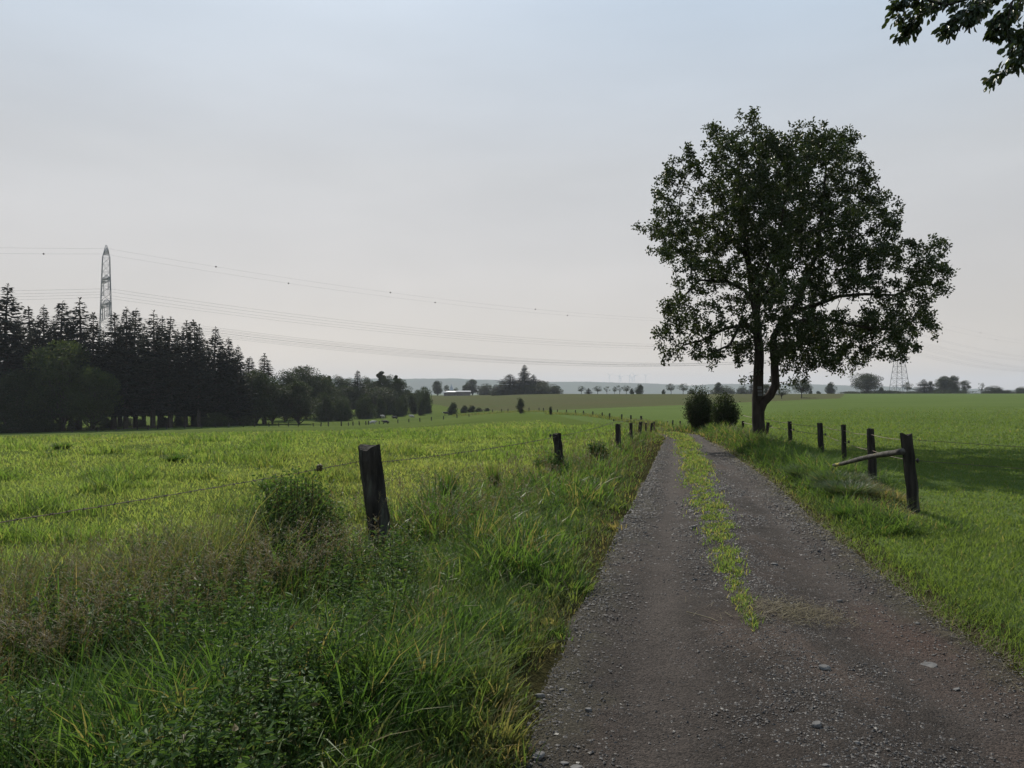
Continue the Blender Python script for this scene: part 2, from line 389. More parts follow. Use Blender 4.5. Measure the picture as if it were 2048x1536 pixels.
def build_pebbles(N=190000):
    y = np.exp(rng.uniform(math.log(2.4), math.log(24), N)); u = rng.uniform(.0, 1, N)
    keep = rng.random(N) < (.05 + .95 * np.clip(np.abs(u - .22) * 3.5, 0, 1) * np.clip(np.abs(u - .8) * 3 + .2, 0, 1)) * (.35 + noise2(u * 2.4, y, .5, 31, 2))
    y, u = y[keep], u[keep]; N = len(y)
    x = xl(y) + u * (xr(y) - xl(y))
    s = .0022 + .0075 * rng.random(N) ** 4 + .008 * (rng.random(N) < .006) * rng.random(N)
    s *= np.clip(y / 5, 1, 2.)
    k = rng.uniform(.65, 1.35, (N, 6, 1)); ax = np.stack([rng.uniform(.7, 1.5, N), rng.uniform(.7, 1.3, N), rng.uniform(.3, .7, N)], 1)
    v = OV[None] * k * ax[:, None, :] * s[:, None, None]
    a = rng.uniform(0, 6.283, N); c, sn = np.cos(a)[:, None], np.sin(a)[:, None]
    vx = v[..., 0] * c - v[..., 1] * sn; vy = v[..., 0] * sn + v[..., 1] * c
    z = track_z(x, y) + s * .15
    V = np.stack([vx + x[:, None], vy + y[:, None], v[..., 2] + z[:, None]], -1).reshape(-1, 3)
    Fc = (OF[None] + 6 * np.arange(N)[:, None, None]).reshape(-1, 3)
    t = np.repeat(rng.random(N) ** 1.4, 6)
    me = mesh_np('gravel', V, [Fc], tint=np.stack([t, (t > .972) * 1., t], 1))
    m, nt, out = new_mat('pebble')
    at_ = nd(nt, 'ShaderNodeAttribute', attribute_name='tint'); sp = nd(nt, 'ShaderNodeSeparateColor'); nt.links.new(at_.outputs['Color'], sp.inputs[0])
    c = mixc(nt, sp.outputs[0], (.016, .0142, .013), (.078, .068, .060)); c = mixc(nt, sp.outputs[1], c, (.19, .175, .15))
    p = nd(nt, 'ShaderNodeBsdfPrincipled', i_Roughness=.7); nt.links.new(c, p.inputs['Base Color']); nt.links.new(p.outputs[0], out.inputs[0])
    put('gravel', me, m, kind='stuff', label='loose grey gravel strewn over the track', cat='gravel')
build_pebbles()

# ------------------------------------------------------------------ grass
def blades(pos, h, w, ang, lean, droop, levels=(0, .34, .7, 1.)):
    """tapered bending blades -> V, list of polys, nverts per blade"""
    N = len(h); d = np.stack([np.cos(ang), np.sin(ang)], 1)
    fa = ang + rng.uniform(.6, 2.5, N); f = np.stack([np.cos(fa), np.sin(fa)], 1)
    Vs = []
    for k, t in enumerate(levels):
        cxy = pos[:, :2] + d * (h * lean * t ** 1.7)[:, None]
        cz = pos[:, 2] + h * (t * (1 - .18 * lean) - droop * t ** 3)
        if k < len(levels) - 1:
            ww = (w * (1 - t ** 1.6 * .85) * .5)[:, None]
            Vs.append(np.concatenate([cxy - f * ww, cz[:, None]], 1)); Vs.append(np.concatenate([cxy + f * ww, cz[:, None]], 1))
        else: Vs.append(np.concatenate([cxy, cz[:, None]], 1))
    nv = len(Vs); V = np.stack(Vs, 1).reshape(-1, 3)
    b = np.arange(N)[:, None] * nv
    quads = []
    for k in range(len(levels) - 2):
        o = 2 * k; quads.append(b + np.array([[o, o + 1, o + 3, o + 2]]))
    tri = b + np.array([[nv - 3, nv - 2, nv - 1]])
    return V, [np.concatenate(quads), tri], nv

def merge(parts):
    Vs, ps, ts, off = [], [], [], 0
    for V, polys, t in parts:
        Vs.append(V); ps += [p + off for p in polys]; ts.append(t); off += len(V)
    return np.concatenate(Vs), ps, np.concatenate(ts)

def polar(N, r0, r1, a0=-41, a1=41):
    r = np.exp(rng.uniform(math.log(r0), math.log(r1), N)); a = np.radians(rng.uniform(a0, a1, N))
    return r * np.sin(a), r * np.cos(a), r
def lod(r, w0, ref=5.): return w0 * np.maximum(1, r / ref) ** .9

def grass_layer(x, y, h, w, lean, droop, dry, ang=None, levels=(0, .34, .7, 1.), z=None, green=None):
    N = len(x)
    if ang is None: ang = rng.uniform(0, 6.283, N)
    zz = gz(x, y) - .012 if z is None else z
    V, P, nv = blades(np.stack([x, y, zz], 1), h, w, ang, lean, droop, levels)
    g = rng.random(N) if green is None else np.clip(green, 0, 1)
    return V, P, np.repeat(np.stack([g, dry, rng.random(N)], 1), nv, 0)

def build_grass():
    U = rng.uniform
    # ---- verge left of the track
    parts = []
    x, y, r = polar(170000, 2.2, 36, -41, 16)
    k = (x < xl(y) + .42 * (noise2(x, y, .55, 46, 2) - .42)) & (x > lx(y) - .5) & (y < 35)
    x, y, r = x[k], y[k], r[k]
    e = xl(y) - x                                                   # distance from the track
    k = rng.random(len(x)) < np.clip(.35 + e * 1.2, .15, 1) * (.55 + .6 * noise2(x, y, .7, 41, 2))
    x, y, r, e = x[k], y[k], r[k], e[k]; N = len(x)
    clump = noise2(x, y, .9, 42, 2)
    h = (.07 + .20 * np.clip(e / 1.1, 0, 1)) * (.5 + 1.0 * clump) * U(.55, 1.25, N)
    off = x - lx(y); wall = np.exp(-((off - .25) / .45) ** 2) * np.clip((7.2 - y) / 1.2, 0, 1)
    h = h * (1 + 1.2 * wall) + .30 * wall * U(.3, 1, N)
    h *= 1 - .75 * np.exp(-(((x + 1.2) / .6) ** 2 + ((y - 7.0) / .8) ** 2))
    hz = .7 * np.clip((-.7 - x) / .4, 0, 1) * np.clip((6.3 - y) / .6, 0, 1) * (off > .42); h *= 1 - .45 * hz; h = np.where(rng.random(N) < .55 * hz, h * .25, h)
    edge = np.clip(1 - e / .55, 0, 1)
    dry = np.clip(rng.random(N) ** 3 * .5 + edge * U(0, .8, N) * (noise2(x, y, .5, 43) > .45) + .5 * wall * rng.random(N), 0, 1)
    dry = np.where(rng.random(N) < .05, U(.5, 1, N), dry)
    ang = np.where(rng.random(N) < .55, U(-.9, .6, N) + noise2(x, y, 1.3, 44) * 3 - 1.2, U(0, 6.283, N))
    parts.append(grass_layer(x, y, h, lod(r, .0055) * U(.6, 1.5, N), U(.2, .85, N), U(0, .3, N), dry, ang, green=.15 + .5 * rng.random(N) + .3 * clump))
    # tufts: each leans and arches its own way
    cx, cy, cr_ = polar(5200, 2.3, 15, -41, 14)
    k = (cx < xl(cy) - .10 + .3 * (noise2(cx, cy, .55, 46, 2) - .45)) & (cx > lx(cy) - .35); cx, cy, cr_ = cx[k], cy[k], cr_[k]; n = len(cx)
    nb = (34 * np.clip(4.5 / cr_, .35, 1.3) * U(.5, 1.5, n)).astype(int)
    ix = np.repeat(np.arange(n), nb); N = len(ix)
    ce = xl(cy) - cx; ch = (.09 + .19 * np.clip(ce / 1.0, 0, 1)) * U(.4, 1.6, n) * np.clip(-.1 + 2.2 * noise2(cx, cy, .9, 45, 2), .35, 1.7)
    woff = cx - lx(cy); ch *= 1 + .5 * np.exp(-((woff - .25) / .45) ** 2) * np.clip((7.2 - cy) / 1.2, 0, 1)
    ch *= 1 - .75 * np.exp(-(((cx + 1.2) / .65) ** 2 + ((cy - 7.0) / .85) ** 2))
    herb = .6 * np.clip((-.7 - cx) / .4, 0, 1) * np.clip((6.4 - cy) / .6, 0, 1); ch *= 1 - .4 * herb; nb = (nb * (1 - .72 * herb)).astype(int); ix = np.repeat(np.arange(n), nb); N = len(ix)
    cl_ = U(0, 6.283, n); cg = rng.random(n); cd_ = np.where(rng.random(n) < .10, U(.3, .9, n), 0) + np.clip(1 - ce / .45, 0, 1) * U(0, .7, n)
    a = U(0, 6.283, N); rr = U(0, 1, N) ** .6 * .09 * np.clip(cr_[ix] / 5, 1, 2)
    x = cx[ix] + rr * np.cos(a); y = cy[ix] + rr * np.sin(a); k = x < xl(y) + .1; x, y, a, ix = x[k], y[k], a[k], ix[k]; N = len(x)
    vx = np.cos(a) + .9 * np.cos(cl_[ix]); vy = np.sin(a) + .9 * np.sin(cl_[ix])
    parts.append(grass_layer(x, y, ch[ix] * U(.6, 1.25, N), lod(cr_[ix], .0105) * U(.5, 1.5, N), U(.2, .85, N), U(.05, .35, N), np.clip(cd_[ix] + (rng.random(N) < .04) * .7, 0, 1), np.arctan2(vy, vx), green=.75 * cg[ix] + .3 * rng.random(N)))
    # a few long bright arching blades
    x, y, r = polar(3000, 2.3, 12, -40, 8); k = (x < xl(y) - .5) & (x > lx(y) - .2); x, y, r = x[k], y[k], r[k]; N = len(x)
    gl = [grass_layer(x, y, U(.22, .48, N), lod(r, .012) * U(.8, 1.4, N), U(.35, 1.1, N), U(.1, .45, N), rng.random(N) ** 4, levels=(0, .25, .5, .75, 1.), green=U(.3, 1, N))]
    V, P, t = merge(gl)
    put('broad_grass', mesh_np('broad_grass', V, P, t), M['gloss'], kind='stuff', label='scattered broad shiny grass blades of the near verge', cat='grass')
    V, P, t = merge(parts)
    put('verge_grass', mesh_np('verge_grass', V, P, t), M['grass'], kind='stuff', label='long lush grass of the verge between track and pasture fence', cat='grass')
    # ---- pasture
    parts = []
    for n, r0, r1, lv in ((150000, 3.2, 16, (0, .34, .7, 1.)), (210000, 13, 95, (0, .5, 1.))):
        x, y, r = polar(n, r0, r1, -42, 13)
        k = (x < lx(y) + .1) & ((y < 60) | (x < fx(y) - 4)); x, y, r = x[k], y[k], r[k]
        k = rng.random(len(x)) < np.clip((r1 * 1.02 - r) / (r1 * .6), 0, 1) ** .7 if r1 > 20 else np.ones(len(x), bool); x, y, r = x[k], y[k], r[k]
        cl = noise2(x, y, 1.6, 51, 3); patch = noise2(x, y * .6, 7, 52, 2)
        k = rng.random(len(x)) < .45 + .8 * cl; x, y, r, cl, patch = x[k], y[k], r[k], cl[k], patch[k]; N = len(x)
        tuft = np.clip((noise2(x, y, .9, 53, 2) - .58) * 6, 0, 1)
        h = (.05 + .11 * cl + .22 * tuft) * U(.6, 1.3, N)
        dry = np.clip(.1 * rng.random(N) + .35 * (rng.random(N) < .12) + .35 * np.clip((patch - .55) * 4, 0, 1) * rng.random(N), 0, 1)
        parts.append(grass_layer(x, y, h, lod(r, .0062) * U(.7, 1.4, N), U(.2, .9, N), U(0, .25, N), dry, levels=lv,
                                 green=np.clip(.7 * rng.random(N) + .55 * (1 - tuft) - .25 - .35 * tuft + .5 * (patch - .5), 0, 1)))
    V, P, t = merge(parts)
    put('pasture_grass', mesh_np('pasture_grass', V, P, t), M['pgrass'], kind='stuff', label='sunlit yellow-green pasture grass beyond the barbed wire', cat='grass')
    # ---- meadow and lawn right
    parts = []
    for n, r0, r1, lv in ((210000, 3.4, 22, (0, .34, .7, 1.)), (120000, 18, 110, (0, .5, 1.))):
        x, y, r = polar(n, r0, r1, 6, 42)
        k = ((x > fx(y)) & (y > 8.5)) | ((y <= 9.3) & (x > xr(y) - .4 * (noise2(x, y, .55, 47, 2) - .42))); x, y, r = x[k], y[k], r[k]
        k = rng.random(len(x)) < np.clip((r1 * 1.02 - r) / (r1 * .7), 0, 1) if r1 > 30 else np.ones(len(x), bool); x, y, r = x[k], y[k], r[k]
        cl = noise2(x, y, .5, 61, 3); e = x - xr(y); N = len(x)
        k = rng.random(N) < np.clip(.3 + e * 2.5, .12, 1) * (.5 + .8 * cl); x, y, r, cl, e = x[k], y[k], r[k], cl[k], e[k]; N = len(x)
        gate = np.clip((11 - y) / 3, 0, 1)
        h = (.03 + .05 * cl + .06 * gate * noise2(x, y, .35, 62, 2)) * U(.6, 1.3, N) * np.clip(r / 18, 1, 1.6)
        parts.append(grass_layer(x, y, h, lod(r, .0058) * U(.7, 1.4, N), U(.2, .9, N), U(0, .2, N), (rng.random(N) < .05) * U(.3, .9, N), levels=lv,
                                 green=.1 + .3 * rng.random(N) + .3 * cl + .8 * (noise2(x, y, 5., 63, 3) - .4)))
    V, P, t = merge(parts)
    put('meadow_grass', mesh_np('meadow_grass', V, P, t), M['lawn'], kind='stuff', label='short bright green meadow grass right of the track', cat='grass')
    # ---- verge under the fence right of the track
    parts = []
    x, y, r = polar(120000, 8.2, 40, 8, 34)
    k = (x > xr(y) - .2 * (noise2(x, y, .5, 48, 2) - .35)) & (x < fx(y) + .25) & (y < 39) & (y > 8.3); x, y, r = x[k], y[k], r[k]
    e = x - xr(y); k = rng.random(len(x)) < np.clip(.3 + e * 2, .12, 1); x, y, r, e = x[k], y[k], r[k], e[k]; N = len(x)
    cl = noise2(x, y, .8, 71, 2)
    h = (.07 + .30 * np.clip(e / .7, 0, 1)) * (.5 + cl) * U(.5, 1.2, N)
    h = np.where((y < 10.3) & (x > fx(y) - .55), h * .35, h); h = np.where(np.hypot((x - fx(y) + .25) / .6, (y - 10.6) / 1.9) < 1, h * .4, h)
    yb = np.clip((y - 17) / 8, 0, 1)
    dry = np.clip(.12 * rng.random(N) + .75 * (rng.random(N) < .05 + .22 * yb) + np.clip(1 - e / .3, 0, 1) * U(0, .6, N) * (noise2(x, y, .6, 72) > .4), 0, 1)
    brown = (np.hypot((x - fx(y) + .25) / .6, (y - 10.6) / 1.9) < 1)
    dry = np.where(brown & (rng.random(N) < .8), U(.5, 1, N), dry)
    parts.append(grass_layer(x, y, h, lod(r, .006) * U(.7, 1.4, N), U(.3, 1.1, N), U(0, .35, N), dry, green=.2 + .5 * rng.random(N) + .2 * cl))
    V, P, t = merge(parts)
    put('fence_grass', mesh_np('fence_grass', V, P, t), M['grass'], kind='stuff', label='rough grass bank under the post and wire fence right of the track', cat='grass')
    # ---- strip between the ruts
    y = np.exp(rng.uniform(math.log(5.0), math.log(34), 60000)); a, b = sl(y), sr(y)
    u = rng.normal(.5, .28, len(y)) + .35 * (noise2(y, y * 0, .8, 83, 2) - .5); x = a + (b - a) * u
    k = rng.random(len(y)) < np.clip((y - 4.9) / 2.2, 0, 1) * (.03 + .6 * np.clip((noise2(x, y, .17, 81, 3) - .42) * 3.5, 0, 1) * np.clip(.2 + 1.6 * noise2(y, y * 0 + 3, 1.1, 84, 2), 0, 1)) * (np.abs(u - .5) < 1.)
    x, y = x[k], y[k]; N = len(x)
    parts = [grass_layer(x, y, (.03 + .07 * noise2(x, y, .4, 82, 2)) * U(.6, 1.4, N) * np.clip(y / 12, .8, 1.4), lod(y, .0055) * U(.7, 1.4, N), U(.3, 1., N), U(0, .3, N),
                         np.clip((rng.random(N) < .35) * U(.3, .9, N), 0, 1), z=track_z(x, y) - .005, green=.05 + .6 * rng.random(N))]
    V, P, t = merge(parts)
    put('strip_grass', mesh_np('strip_grass', V, P, t), M['pgrass'], kind='stuff', label='thin grass strip between the two wheel ruts', cat='grass')
    # ---- brown straw litter: where the strip ends and along the edges
    x = np.concatenate([rng.normal(2.05, .22, 900), rng.normal(0, .10, 2600)]); y = np.concatenate([rng.normal(5.5, .16, 900), np.exp(rng.uniform(math.log(4), math.log(24), 2600))])
    x[900:] += xr(y[900:]) - .02
    N = len(x)
    V, P, t = merge([grass_layer(x, y, U(.03, .10, N), lod(y, .003), U(1.6, 3, N), U(.5, .72, N), rng.random(N) * .6, z=track_z(x, y) + .012, levels=(0, .5, 1.))])
    put('straw_litter', mesh_np('straw_litter', V, P, t), M['straw'], kind='stuff', label='dry straw littering the track edges', cat='straw')
    # ---- flowering grass stems: thin brown haze above the verge and along the wire
    x, y, r = polar(15000, 3.6, 40, -41, 12)
    off = lx(y) - x
    k = (off > -1.3) & (off < 1.1) & (np.hypot(x + 1.1, y - 6.6) > .75) & (rng.random(len(x)) < np.where((y < 7.6), 1.5, .38) * (.3 + noise2(x, y, 1.5, 91, 2)))
    x, y, r = x[k], y[k], r[k]; N = len(x)
    h = U(.34, .64, N) * np.where(y < 9, 1, .95); ang = U(0, 6.283, N); lean = U(.05, .5, N)
    zz = gz(x, y)
    parts = [grass_layer(x, y, h, lod(r, .0022), lean, np.zeros(N), U(0, .5, N), ang, z=zz)]
    m = 14
    d = np.stack([np.cos(ang), np.sin(ang)], 1)
    for j in range(m):
        t = 1 - .26 * j / m * U(.6, 1.1, N)
        px = x + d[:, 0] * h * lean * t ** 1.7; py = y + d[:, 1] * h * lean * t ** 1.7; pz = zz + h * t * (1 - .18 * lean)
        parts.append(grass_layer(px, py, U(.02, .05, N), lod(r, .0035), U(.4, 1.6, N), U(0, .5, N), U(.0, .8, N), z=pz, levels=(0, .5, 1.)))
    V, P, t = merge(parts)
    put('flowering_grass', mesh_np('flowering_grass', V, P, t), M['straw'], kind='stuff', label='brown flowering grass stems along the pasture fence', cat='grass')
build_grass()

# ------------------------------------------------------------------ leaves and tubes
def leaf_shapes(pos, direc, nrm, L, W, fold=.25, simple=False):
    """leaf meshes along direc with given normals"""
    N = len(pos); dn = direc / np.linalg.norm(direc, axis=1)[:, None]
    s = np.cross(dn, nrm); s /= np.maximum(np.linalg.norm(s, axis=1), 1e-6)[:, None]; n = np.cross(s, dn)
    L = L[:, None]; W = W[:, None]
    b = pos; tp = pos + dn * L - n * L * .12
    if simple:
        l = pos + dn * L * .45 - s * W * .5 + n * W * fold; r = pos + dn * L * .45 + s * W * .5 + n * W * fold
        V = np.stack([b, r, tp, l], 1); f = [np.array([[0, 1, 2]]), np.array([[0, 2, 3]])]
    else:
        q = [pos + dn * L * a + s * W * .5 * c * g + n * W * fold * g for c in (-1, 1) for a, g in ((.3, .85), (.68, .9))]
        V = np.stack([b, q[2], q[3], tp, q[1], q[0]], 1); f = [np.array([[0, 1, 2, 3]]), np.array([[0, 3, 4, 5]])]
    nv = V.shape[1]; o = np.arange(N)[:, None] * nv
    return V.reshape(-1, 3), [np.concatenate([o + g for g in f])], nv

def rand_dirs(N, up=0., flat=1.):
    v = rng.normal(size=(N, 3)); v[:, 2] = v[:, 2] * flat + up
    return v / np.linalg.norm(v, axis=1)[:, None]

def tubes(lines, sides=6):
    """lines: list of (points (n,3), radii (n,)) -> V, [quads]"""
    Vs, Qs, off = [], [], 0
    for pts, rad in lines:
        pts = np.asarray(pts, float); rad = np.asarray(rad, float); n = len(pts)
        if n < 2: continue
        t = np.gradient(pts, axis=0); t /= np.maximum(np.linalg.norm(t, axis=1), 1e-9)[:, None]
        ref = np.array([1., 0, 0]) if abs(t[0][2]) > .7 else np.array([0, 0, 1.])
        u = np.cross(t, ref); u /= np.maximum(np.linalg.norm(u, axis=1), 1e-9)[:, None]; v = np.cross(t, u)
        k = sides if rad.max() > .02 else max(4, sides - 2)
        a = np.arange(k) / k * 2 * math.pi
        ring = pts[:, None] + rad[:, None, None] * (np.cos(a)[None, :, None] * u[:, None] + np.sin(a)[None, :, None] * v[:, None])
        i = np.arange(n - 1)[:, None] * k; j = np.arange(k)[None]; j2 = (j + 1) % k
        Qs.append((np.stack([i + j, i + j2, i + k + j2, i + k + j], -1) + off).reshape(-1, 4))
        Vs.append(ring.reshape(-1, 3)); off += n * k
    return np.concatenate(Vs), [np.concatenate(Qs)]
def ctint(N, nv, dry=.06):
    return np.repeat(np.stack([rng.random(N), (rng.random(N) < dry) * rng.uniform(.3, 1, N), rng.random(N)], 1), nv, 0)
# ------------------------------------------------------------------ the oak by the track
def chains(par, P, rad, kids):
    lines = []; stack = [0]
    while stack:
        s = stack.pop(); line = [s] if par[s] < 0 else [par[s], s]; c = s
        while kids[c]:
            ks = sorted(kids[c], key=lambda q: -rad[q]); stack += ks[1:]; c = ks[0]; line.append(c)
        rr = [rad[q] for q in line]
        if par[s] >= 0: rr[0] = min(rr[0], rr[1] * 1.25)
        lines.append((P[line], np.array(rr)))
    return lines

def colonise(seed_lines, att, step=.2, infl=1.6, kill=.34, iters=120, jit=.25):
    P, par = [], []
    key = {}
    for ln, parent_idx in seed_lines:
        prev = parent_idx if parent_idx is None or isinstance(parent_idx, int) else key[parent_idx]
        for j, p in enumerate(ln['pts']):
            P.append(np.array(p, float)); par.append(-1 if prev is None else prev); prev = len(P) - 1
            key[(ln['id'], j)] = prev
    P = list(P); att = att.copy(); alive = np.ones(len(att), bool)
    bd = np.full(len(att), 1e9); bi = np.zeros(len(att), int)
    def upd(idx):
        Q = np.array([P[i] for i in idx]); D = np.linalg.norm(att[:, None] - Q[None], axis=2)
        m = D.argmin(1); dm = D[np.arange(len(att)), m]; c = dm < bd
        bd[c] = dm[c]; bi[c] = np.array(idx)[m[c]]
    upd(list(range(len(P))))
    for it in range(iters):
        alive &= bd > kill
        act = alive & (bd < infl * (3 if it < 6 else 1))
        if not act.any(): break
        new = []
        for i in np.unique(bi[act]):
            sel = act & (bi == i); v = att[sel] - P[i]; v /= np.linalg.norm(v, axis=1)[:, None]
            g = v.sum(0) + rng.normal(0, jit, 3) + np.array([0, 0, .05]); n = np.linalg.norm(g)
            if n < 1e-3: continue
            q = P[i] + g / n * step
            new.append((q, i))
        st = len(P)
        for q, i in new: P.append(q); par.append(int(i))
        upd(list(range(st, len(P))))
    P = np.array(P); par = np.array(par); kids = [[] for _ in P]
    for i, p in enumerate(par):
        if p >= 0: kids[p].append(i)
    return P, par, kids

def pipe(par, kids, tip=.005, ex=2.3):
    n = len(par); r = np.zeros(n)
    order = []
    st = [0]
    while st:
        i = st.pop(); order.append(i); st += kids[i]
    for i in reversed(order):
        r[i] = tip if not kids[i] else sum(r[k] ** ex for k in kids[i]) ** (1 / ex)
    return r

OAK_D = 23.0
OX, OY, OZ = at(1515, OAK_D)
def oakpt(X, row, dy=0.):
    d = OAK_D + dy
    return np.array([(X - MID_COL) / FOC * d - OX, d - OY, EYE + (EYE_ROW - row) / FOC * d - OZ])
def build_oak():
    blobs = [(1440,262,30,36),(1462,305,58,45),(1505,252,40,38),(1530,300,55,45),(1622,262,38,30),(1650,300,60,45),(1592,320,50,45),(1690,275,24,42),(1700,330,42,45),
             (1395,340,60,50),(1345,360,28,45),(1350,430,52,60),(1318,395,18,40),(1300,462,30,22),(1330,490,45,34),(1480,390,85,70),(1600,395,85,70),(1715,390,60,55),(1770,440,45,45),
             (1790,490,32,45),(1400,480,75,60),(1510,490,85,65),(1640,500,85,60),(1740,510,55,42),(1850,500,40,38),(1885,480,22,22),(1872,540,42,36),(1900,580,25,22),(1850,590,35,22),
             (1365,515,45,30),(1440,550,60,35),(1340,610,36,30),(1365,640,55,34),(1330,655,22,18),(1420,615,45,20),(1470,650,48,34),(1345,700,44,34),(1395,660,40,24),(1420,715,44,28),(1480,700,45,28),
             (1560,590,70,45),(1620,580,55,30),(1600,650,70,42),(1680,650,70,34),(1760,650,65,44),(1830,650,50,40),(1870,640,22,22),(1700,695,60,28),(1780,695,60,30),(1840,690,36,24),(1625,715,62,28),(1570,700,35,24),(1660,735,32,16),
             (1780,600,45,20),(1720,555,50,22),(1815,560,35,26),(1492,750,20,13),(1590,745,26,20),(1560,300,55,40),(1560,370,70,50),(1560,450,60,50),(1680,440,60,45),(1700,560,50,30),(1690,722,55,22),(1800,712,45,20),(1650,705,50,24),(1745,715,40,20),(1537,752,18,14),(1620,757,22,12)]
    att = []
    for X, row, rx, ry in blobs:
        off = math.sqrt(max(0., 1 - ((X - 1590) / 330.) ** 2 - ((row - 500) / 300.) ** 2)) * 3.4
        low = row > 735
        n = 1 if off < .9 or low else (2 if off < 2.2 else 3)
        for q in range(n):
            dy = 0 if low else (rng.uniform(-.6, .6) if n == 1 else rng.uniform(-off, off))
            rxm, rym = rx / FOC * OAK_D, ry / FOC * OAK_D; rdm = .75 * min(rxm, rym * 1.4) + .15
            k = max(5, int(17 * 4.19 * rxm * rym * rdm))
            v = rng.normal(size=(k, 3)); v /= np.linalg.norm(v, axis=1)[:, None]; v *= rng.random((k, 1)) ** .45
            att.append(oakpt(X, row, dy) + v * np.array([rxm, rdm, rym]))
    att = np.concatenate(att)
    def L(i, pts): return dict(id=i, pts=[oakpt(*p) for p in pts])
    def dense(l):
        out = []; p = l['pts']
        for a, b in zip(p[:-1], p[1:]):
            n = max(1, int(np.linalg.norm(b - a) / .22))
            out += [a + (b - a) * t / n for t in range(n)]
        out.append(p[-1]); return dict(id=l['id'], pts=out)
    t0 = dense(L('t', [(1516,896),(1516,860),(1516,820)]))
    n0 = len(t0['pts']) - 1
    lt = dense(L('l', [(1515,795),(1518,740),(1519,690),(1513,640),(1508,590,.2),(1498,530,.3),(1490,460,.3),(1482,390,.2),(1478,330)]))
    rt = dense(L('r', [(1526,806,-.05),(1540,790,-.1),(1551,768,-.15),(1551,740,-.2),(1547,705,-.2),(1548,672,-.2),(1566,645,-.3),(1585,625,-.3)]))
    rn = len(rt['pts']) - 1
    ru = dense(L('ru', [(1600,590,0),(1622,545,.3),(1640,480,.4),(1648,400,.4),(1655,330,.3)]))
    rr_ = dense(L('rr', [(1625,612,-.6),(1680,592,-.9),(1730,588,-1.),(1790,590,-.9),(1840,570,-.8)]))
    rl = dense(L('rl', [(1610,640,-.9),(1665,640,-1.2),(1730,655,-1.4),(1800,660,-1.3)]))
    def near(l, row): return min(range(len(l['pts'])), key=lambda j: abs(l['pts'][j][2] - oakpt(1515, row)[2]))
    ll = dense(L('ll', [(1490,652,-.3),(1455,655,-.5),(1405,680,-.6),(1370,690,-.6)]))
    l2 = dense(L('l2', [(1490,580,.2),(1455,562,.3),(1400,560,.4),(1360,600,.4)]))
    l3 = dense(L('l3', [(1485,640,-1),(1460,690,-1.3),(1425,705,-1.4)]))
    l4 = dense(L('l4', [(1470,480,.3),(1420,450,.2),(1360,440,0)]))
    l5 = dense(L('l5', [(1520,600,1.2),(1560,560,2.),(1600,500,2.4),(1610,430,2.2)]))
    l6 = dense(L('l6', [(1525,560,-.8),(1560,480,-1.8),(1570,400,-2.)]))
    seeds = [(t0, None), (lt, ('t', n0)), (rt, ('t', n0)), (ru, ('r', rn)), (rr_, ('r', rn)), (rl, ('r', rn - 2)),
             (ll, ('l', near(lt, 662))), (l2, ('l', near(lt, 605))), (l3, ('l', near(lt, 668))), (l4, ('l', near(lt, 510))), (l5, ('l', near(lt, 640))), (l6, ('l', near(lt, 600)))]
    P, par, kids = colonise(seeds, att, step=.19, infl=1.5, kill=.30)
    r = pipe(par, kids, .0042, 2.35)
    # trunk sizes seen in the photo
    cap = np.full(len(P), .085); i = 0
    for l, _ in seeds:
        n = len(l['pts'])
        for j in range(n):
            f = j / max(1, n - 1)
            cap[i + j] = {'t': .205 + .05 * (1 - f) ** 3, 'l': .178 - .13 * f, 'r': .15 - .055 * f, 'ru': .095 - .06 * f}.get(l['id'], .07 - .045 * f)
        i += n
    ns = i
    r[:ns] = np.maximum(np.minimum(r[:ns], cap[:ns]), cap[:ns] * .9)
    r[ns:] = np.minimum(r[ns:], .045)
    lines = chains(par, P, r, kids)
    root = thing('oak_tree', 'tall broad oak with forked double trunk beside the gravel track', 'tree', (OX, OY, OZ))
    big = [(p + (rng.normal(0, .012, p.shape) if q.max() > .12 else 0), q) for p, q in lines]
    V, Q = tubes(big, 10)
    put('trunk', mesh_np('oak_trunk', V, Q, smooth=True), M['bark'], root)
    # leaves in rosettes at the twig ends
    tips = np.array([i for i in range(ns, len(P)) if r[i] < .0075 and rng.random() > .04])
    print('oak nodes', len(P), 'tips', len(tips), 'att', len(att))
    per = 41
    base = np.repeat(P[tips], per, 0); N = len(base)
    nrm = rand_dirs(N, .7); dr = rand_dirs(N, .05)
    ctr = np.repeat(rng.normal(0, .10, (len(tips), 3)), per, 0)
    pos = base + ctr + dr * rng.uniform(.0, .07, (N, 1)) + rng.normal(0, .055, (N, 3))
    Lf = rng.uniform(.06, .105, N); V, Pl, nv = leaf_shapes(pos, dr, nrm, Lf, Lf * rng.uniform(.5, .68, N))
    clump = noise2(pos[:, 0] + pos[:, 1], pos[:, 2], .9, 5, 2)
    t = np.stack([np.clip(rng.random(N) * .6 + clump * .5, 0, 1), (rng.random(N) < .03) * rng.uniform(.2, .8, N), clump], 1)
    put('crown', mesh_np('oak_crown', V, Pl, np.repeat(t, nv, 0)), M['oakleaf'], root)
    # three little waymark plates nailed to the trunk
    zt = [ztop(r_, OAK_D) for r_ in (775.5, 782.3, 789.3)]
